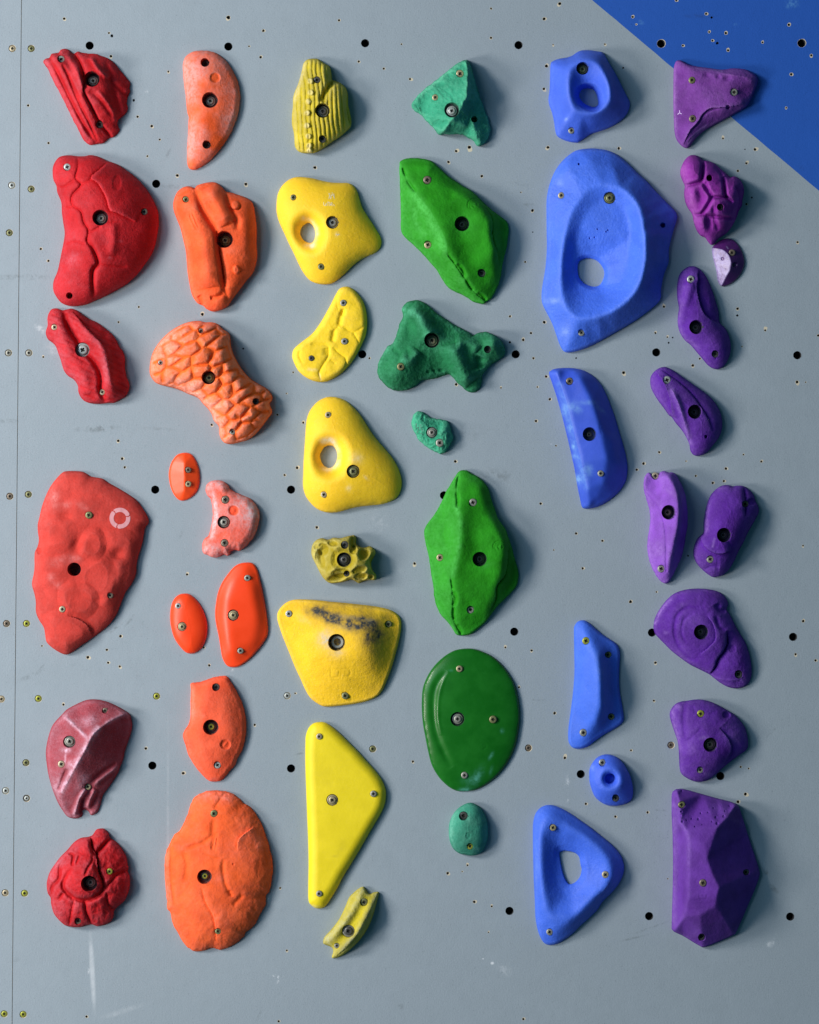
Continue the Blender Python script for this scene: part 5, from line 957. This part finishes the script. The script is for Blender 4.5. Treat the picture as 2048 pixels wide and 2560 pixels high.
hold('p1', (1628, 100), '228,480 230,330 238,260 260,215 300,208 340,225 400,255 480,272 600,288 700,302 760,302 820,292 900,292 980,305 1040,335 1080,365 1098,410 1085,470 1050,560 1010,640 970,690 900,735 820,780 730,830 640,880 550,930 470,1000 420,1060 380,1108 340,1105 300,1075 260,1020 240,940 232,800 228,650',
 ('tin', 12, ['290,240,22 450,310,36 700,340,42 860,330,44 1060,390,36', '330,1080,20 400,930,34 490,830,40 540,750,42 620,700,46 780,690,48 960,660,42', '440,420,34 800,520,42', '500,920,22 700,800,24 880,720,22'], 7, 20),
 [('s', '330,1080 400,930 490,830 540,750 620,700 780,690 960,660', 34, 6), ('g', '400,945 490,850 540,760 620,715 700,700', 12, 5), ('d', 790, 690, 24, 24, -30, -9), ('b', 570, 360, 34, 26, 0, -4), ('b', 690, 375, 26, 24, 0, -4), ('b', 780, 395, 36, 26, 0, -5), ('r', '430,320 620,310 760,345 1050,395', 9, 1.5), ('r', '350,1060 450,960 600,860', 9, 1.5), ('n', 3, 34),
  ('cl', '430,290 620,300 720,320', 12, .6), ('cl', '380,1060 450,970 560,880', 16, .6), ('cl', '240,300 240,700 250,900', 30, .25), ('c', 640, 560, 150, 120, 0, .2)],
 [sc(420, 413, 35, 'o', 1), sc(853, 535, 38, 'g', 4), sc(427, 808, 37, 'n', 1)], pm2, 'flat violet wedge hold overlapping the edge of the blue painted corner', G6_, chalk=(.1, .3))
ymk, _n, _b = nmat('star_mark'); _b.inputs['Base Color'].default_value = (0.62, 0.45, 0.78, 1)
strokes('p1', 'star_mark', ['292,722 292,746 291,748', '292,748 272,764', '292,748 314,760'], 7, ymk)
hold('p2', (1628, 100), '300,1380 305,1320 340,1240 390,1190 440,1180 490,1195 530,1230 580,1240 640,1260 700,1310 760,1360 810,1405 860,1398 910,1430 945,1490 955,1560 940,1640 935,1700 905,1750 880,1820 840,1900 790,1970 740,2010 690,2040 660,2080 624,2106 590,2080 555,2030 510,2010 470,1960 440,1880 420,1790 380,1730 350,1660 338,1570 345,1500 320,1440',
 ('inf', 84, 0.5), [('b', 410, 1330, 110, 130, 0, 20), ('b', 420, 1600, 80, 130, -10, 16), ('b', 520, 1890, 90, 110, -20, 16), ('b', 870, 1530, 80, 110, 10, 14), ('b', 680, 1720, 90, 80, 0, 8), ('g', '540,1240 530,1380 510,1450 430,1480 345,1500', 20, 24), ('g', '530,1450 570,1530 620,1610 580,1700 510,1790 420,1790', 20, 20), ('g', '620,1610 700,1615 800,1615', 18, 18), ('g', '740,1400 755,1500 770,1600 840,1670', 18, 20), ('g', '510,1790 640,1810 780,1830 870,1830', 20, 14),
  ('b', 510, 1610, 60, 90, 0, -12), ('b', 590, 1870, 50, 80, 0, -18), ('g', '560,1450 600,1560', 14, 6), ('g', '650,1290 690,1330 740,1400', 16, 10), ('g', '640,1700 650,1820 690,1960', 24, 8), ('s', '860,1500 900,1640 860,1820', 120, -16), ('n', 6, 26), ('cl', '330,1330 380,1560 450,1850', 50, .4)],
 [em(600, 1415, 34, 40), sc(712, 1715, 34, 'd', 14)], hold_mat((0.23, 0.016, 0.29), (0.50, 0.16, 0.55), 0.8, 0.8, scuff=.1), 'magenta-purple hold of bulging finger-like lobes', G6_, chalk=(.04, .25), g=1.4)
hold('p3', (1600, 580), '740,180 748,150 790,110 850,75 910,65 970,85 1020,140 1055,210 1075,290 1072,350 1045,420 1000,480 940,530 880,555 840,558 810,530 795,480 785,400 765,320 748,250',
 ('tin', 5, ['745,175,10 800,172,16 860,190,22 915,245,27 936,320,29 920,395,27 885,455,22 838,545,10'], 3, 14), [('r', '745,175 800,172 860,190 915,245 936,320 920,395 885,455 838,545', 10, 1.0, 0), ('d', 848, 275, 18, 18, 0, -2), ('cp', '735,170 800,172 860,188 912,240 938,320 925,395 890,455 840,548 800,540 780,400 740,260', .8), ('clean', 848, 277, 17, 17, 0, .8), ('cl', '890,150 905,170', 6, .5)],
 [sc(945, 213, 34, 'n', 1), em(975, 337, 28, 4)], hold_mat((0.075, 0.010, 0.125), (0.40, 0.33, 0.60), 0.25, 0.25, 0.5, 0.05, 0.0), 'tiny glossy dark purple half-moon hold with a pale chalky left half', G6_, noise=(.2, 30), chalk=(0, 0), fine=.1, g=1.2)
hold('p4', (1600, 580), '380,600 385,520 405,440 450,385 510,352 570,355 620,385 670,440 710,520 750,620 785,730 810,820 815,900 830,945 870,980 905,1040 930,1130 932,1220 910,1300 870,1370 820,1405 760,1405 700,1370 640,1300 580,1230 520,1160 460,1110 410,1030 388,940 390,850 400,780 385,690',
 ('inf', 50, 0.5), [('s', '600,380 592,500 590,620 640,800 720,890 830,945', 150, -13), ('s', '500,480 470,600 425,760', 90, 7), ('r', '540,480 500,640 440,800 430,950', 40, 6), ('b', 580, 975, 130, 130, 0, 3), ('b', 800, 1160, 120, 140, 0, 5), ('n', 3, 34), ('v', '775,1290 785,1310', 8, 3), ('cl', '460,560 420,760 400,950 470,1110', 22, .3), ('cl', '500,1110 600,1190', 30, .25), ('c', 540, 450, 70, 60, 0, .2)],
 [bo(580, 975, 74, 'd', 40, 46, 'd'), sc(523, 485, 38, 'w', 2), sc(775, 1252, 36, 'd', 8)], pm, 'smooth purple hold shaped like a bent figure eight, just right of the huge blue one', G6_, chalk=(.1, .2))
hold('p5', (1580, 880), '188,300 195,250 230,200 280,165 330,152 380,165 450,205 540,270 640,340 740,410 820,480 880,560 915,640 930,730 918,820 880,900 830,960 790,1010 740,1050 680,1068 630,1055 600,1010 590,950 560,880 510,800 450,730 410,670 380,650 330,580 270,500 220,420 195,360',
 ('inf', 56, 0.5), [('s', '235,195 300,270 350,370 390,480 405,600 405,670', 70, 12), ('s', '290,180 380,240 480,310 600,420 700,550 780,680 830,820', 90, -6), ('v', '290,180 380,240 480,310 600,420 700,550 780,680 830,820', 9, 3), ('r', '400,380 470,520 520,680 580,900', 34, 9), ('s', '400,380 470,520 520,680 580,900', 120, 3), ('n', 2.5, 34), ('cl', '400,360 480,520 530,700 590,930', 34, .5), ('cl', '380,330 540,470', 30, .2)],
 [bo(648, 613, 74, 'd', 40, 46, 'd'), sc(362, 288, 40, 'w', 1), em(762, 870, 20, 10)], pm, 'purple leaf-shaped hold with curved ribs and a silver screw near its top', G6_, chalk=(.12, .25))
pm6 = hold_mat((0.235, 0.072, 0.50), (0.52, 0.34, 0.76), 0.8, 0.8, scuff=.2)
hold('p6', (1580, 1140), '118,290 130,215 165,172 195,180 210,205 250,225 280,190 290,165 330,152 380,165 430,172 460,200 500,270 540,360 560,450 572,560 575,680 560,800 540,920 510,1040 460,1150 410,1250 370,1305 320,1305 270,1260 220,1180 180,1080 158,950 165,820 185,700 180,560 150,450 125,370',
 ('tin', 12, ['375,185,58 450,300,74 490,420,82 503,560,86 488,700,84 440,880,74 390,1080,54 362,1280,18', '300,200,44 300,500,58 320,900,50', '545,420,16 555,650,16 520,900,14'], 6, 18),
 [('v', '120,345 220,460 300,600 340,760 348,950 352,1180', 9, 5, 0), ('n', 2.5, 34), ('c', 400, 380, 60, 20, 30, .3), ('c', 270, 980, 120, 100, 0, .15)],
 [bo(380, 578, 76, 'b', 46, 50, 'd'), ('S', 243, 205, 41, 'p', 1), sc(303, 1158, 38, 'g', 2)], pm6, 'light purple upright hold with a screw notched into its top edge', G6_, chalk=(.15, .2), edge=(1.0, 8))
hold('p7', (1580, 1140), '630,990 640,920 670,850 710,810 735,780 735,690 750,580 775,480 810,400 870,335 930,302 990,297 1040,310 1090,303 1150,310 1210,350 1250,400 1270,460 1300,520 1303,580 1270,650 1230,720 1190,790 1150,880 1100,970 1050,1080 1000,1160 940,1220 880,1240 830,1243 780,1215 720,1165 670,1110 640,1050',
 ('inf', 68, 0.5), [('s', '700,815 740,920 830,990 930,1003 1030,960', 120, 12), ('g', '1140,320 1160,450 1165,600', 20, 6), ('s', '1140,320 1160,450 1160,620', 90, -8), ('d', 1230, 470, 50, 40, 0, -8), ('v', '730,1170 820,1130 900,1130', 30, 6), ('n', 3, 34), ('cl', '770,500 755,650 760,760', 30, .35), ('cl', '850,850 835,900 830,930', 12, .8), ('c', 850, 1170, 80, 50, 0, .15), ('c', 900, 330, 60, 20, 0, .3)],
 [bo(948, 812, 76, 'd', 44, 44, 'd'), sc(1168, 493, 34, 'n', 4), sc(806, 1060, 37, 'g', 4)], pm, 'purple boot-shaped hold leaning right beside the upright light purple one', G6_, chalk=(.12, .2))
hold('p8', (1580, 1460), '222,420 240,340 290,250 360,160 440,95 540,60 640,48 750,50 850,65 920,95 970,150 990,210 975,260 1010,320 1060,420 1110,510 1160,590 1195,680 1220,780 1232,880 1225,960 1190,1030 1130,1065 1060,1072 980,1055 900,1010 830,955 790,925 700,880 600,830 500,760 410,690 350,630 300,580 245,520 225,470',
 ('inf', 54, 0.5), [('s', '970,480 975,600 940,690 880,770 850,850 800,925', 90, -13), ('v', '970,480 975,600 940,690 880,770 850,850 800,925', 12, 6), ('g', '700,235 560,240 460,330 435,480 470,620 560,740 680,800', 20, 4), ('g', '640,300 540,360 510,500 560,620', 16, 2.5), ('s', '770,320 840,420 860,560 790,650 700,720', 60, 5), ('v', '770,320 840,420 860,560 790,650 700,720', 11, 3), ('g', '870,200 900,265 970,270', 30, 9), ('v', '330,320 380,240 500,170 640,150', 14, 2), ('g', '860,330 900,440 960,480', 20, 4), ('d', 1030, 665, 44, 44, 0, -2), ('r', '830,960 960,985 1100,985', 14, 2), ('n', 4, 30),
  ('cl', '240,400 300,270 400,160', 20, .6), ('c', 350, 500, 25, 20, 0, .5), ('c', 520, 210, 40, 30, -30, .3), ('c', 620, 380, 120, 80, 0, .15), ('c', 1110, 990, 40, 20, 0, .3)],
 [bo(714, 494, 78, 'd', 42, 44, 'd'), sc(1098, 928, 40, 'd', 10)], pm, 'shell-shaped purple hold with swirling creases around its dark bolt hole', G6_, chalk=(.14, .25))
hold('p9', (1580, 1460), '388,1350 400,1290 450,1230 510,1205 560,1200 640,1187 720,1187 800,1205 880,1240 970,1290 1050,1340 1110,1400 1160,1470 1185,1550 1195,1640 1180,1700 1120,1745 1060,1790 980,1850 900,1920 830,1980 760,2020 690,2033 620,2020 560,1990 510,1950 490,1890 485,1800 480,1700 470,1620 440,1530 410,1440',
 ('inf', 62, 0.5), [('g', '545,1205 530,1350 535,1500 545,1620', 26, 5), ('v', '620,1240 660,1340', 12, 2), ('d', 970, 1345, 44, 40, 0, -5), ('s', '900,1480 1000,1600 1020,1720 940,1860', 110, -7), ('v', '545,1620 640,1550 720,1470', 14, 3), ('v', '790,1340 870,1300', 12, 2), ('n', 4, 32), ('c', 580, 1680, 80, 60, -40, .4), ('cl', '420,1300 460,1550 480,1700', 26, .4), ('c', 470, 1260, 40, 25, 30, .5), ('c', 740, 1580, 40, 20, 0, .5), ('c', 780, 1960, 60, 30, 0, .4), ('c', 1050, 1560, 90, 120, 0, .2)],
 [bo(808, 1652, 75, 'n', 36, 52, 'n'), sc(707, 1333, 37, 'y', 3), sc(703, 1910, 34, 'g', 5)], pm, 'blunt triangular purple hold with a bright yellow-green screw near its top', G6_, chalk=(.16, .22))
hold('p10', (1600, 1940), '325,200 335,160 370,135 430,130 500,145 640,185 800,230 930,262 990,285 1020,320 1060,440 1110,600 1170,780 1215,920 1235,1000 1225,1050 1180,1170 1110,1330 1060,1450 1010,1560 980,1625 900,1665 780,1715 680,1755 640,1760 560,1715 440,1640 350,1600 325,1570 328,1450 335,1200 340,900 335,600 325,400',
 ('tin', 12, ['375,150,37 405,260,63 410,470,81 470,560,93 500,680,100 500,900,102 495,1250,100 450,1450,76 345,1590,27', '990,300,41 900,420,76 800,520,100 665,710,112 690,850,115 740,1000,117 815,1150,120 790,1240,115 770,1340,105 620,1425,98 625,1560,68 645,1745,17', '770,1340,105 870,1460,73 960,1615,22', '1200,980,22 815,1150,120', '1080,520,22 800,520,100'], 3, 12),
 [('d', x, y, r, r, 0, -4) for x, y, r in ((425, 365, 12), (415, 410, 16), (435, 470, 14), (625, 383, 11), (602, 443, 14), (755, 330, 9), (780, 427, 13), (860, 415, 13), (793, 490, 16), (565, 520, 9), (700, 375, 8), (875, 362, 8), (530, 440, 8), (640, 500, 7), (740, 470, 7), (480, 455, 9), (430, 155, 9), (920, 310, 9))] +
 [('v', '610,1200 680,1205 680,1260 615,1260 610,1200', 6, 1.2), ('v', '640,1215 655,1240', 5, 1), ('n', 1.5, 40), ('cl', '350,300 360,900 350,1500', 34, .35), ('cl', '430,480 500,640 500,900', 22, .2), ('c', 820, 330, 120, 70, 20, .2), ('c', 560, 1620, 100, 80, 0, .15)],
 [sc(430, 296, 36, 'o', 2), sc(647, 1097, 37, 'n', 2), sc(1093, 990, 31, 'd', 6), sc(636, 1658, 36, 'd', 7)], hold_mat((0.115, 0.027, 0.30), (0.30, 0.17, 0.54), 0.7, 0.5), 'tall purple faceted gem-like hold, lowest of the purple column', G6_, chalk=(.08, .2), sm=False, noise=(.5, 40))
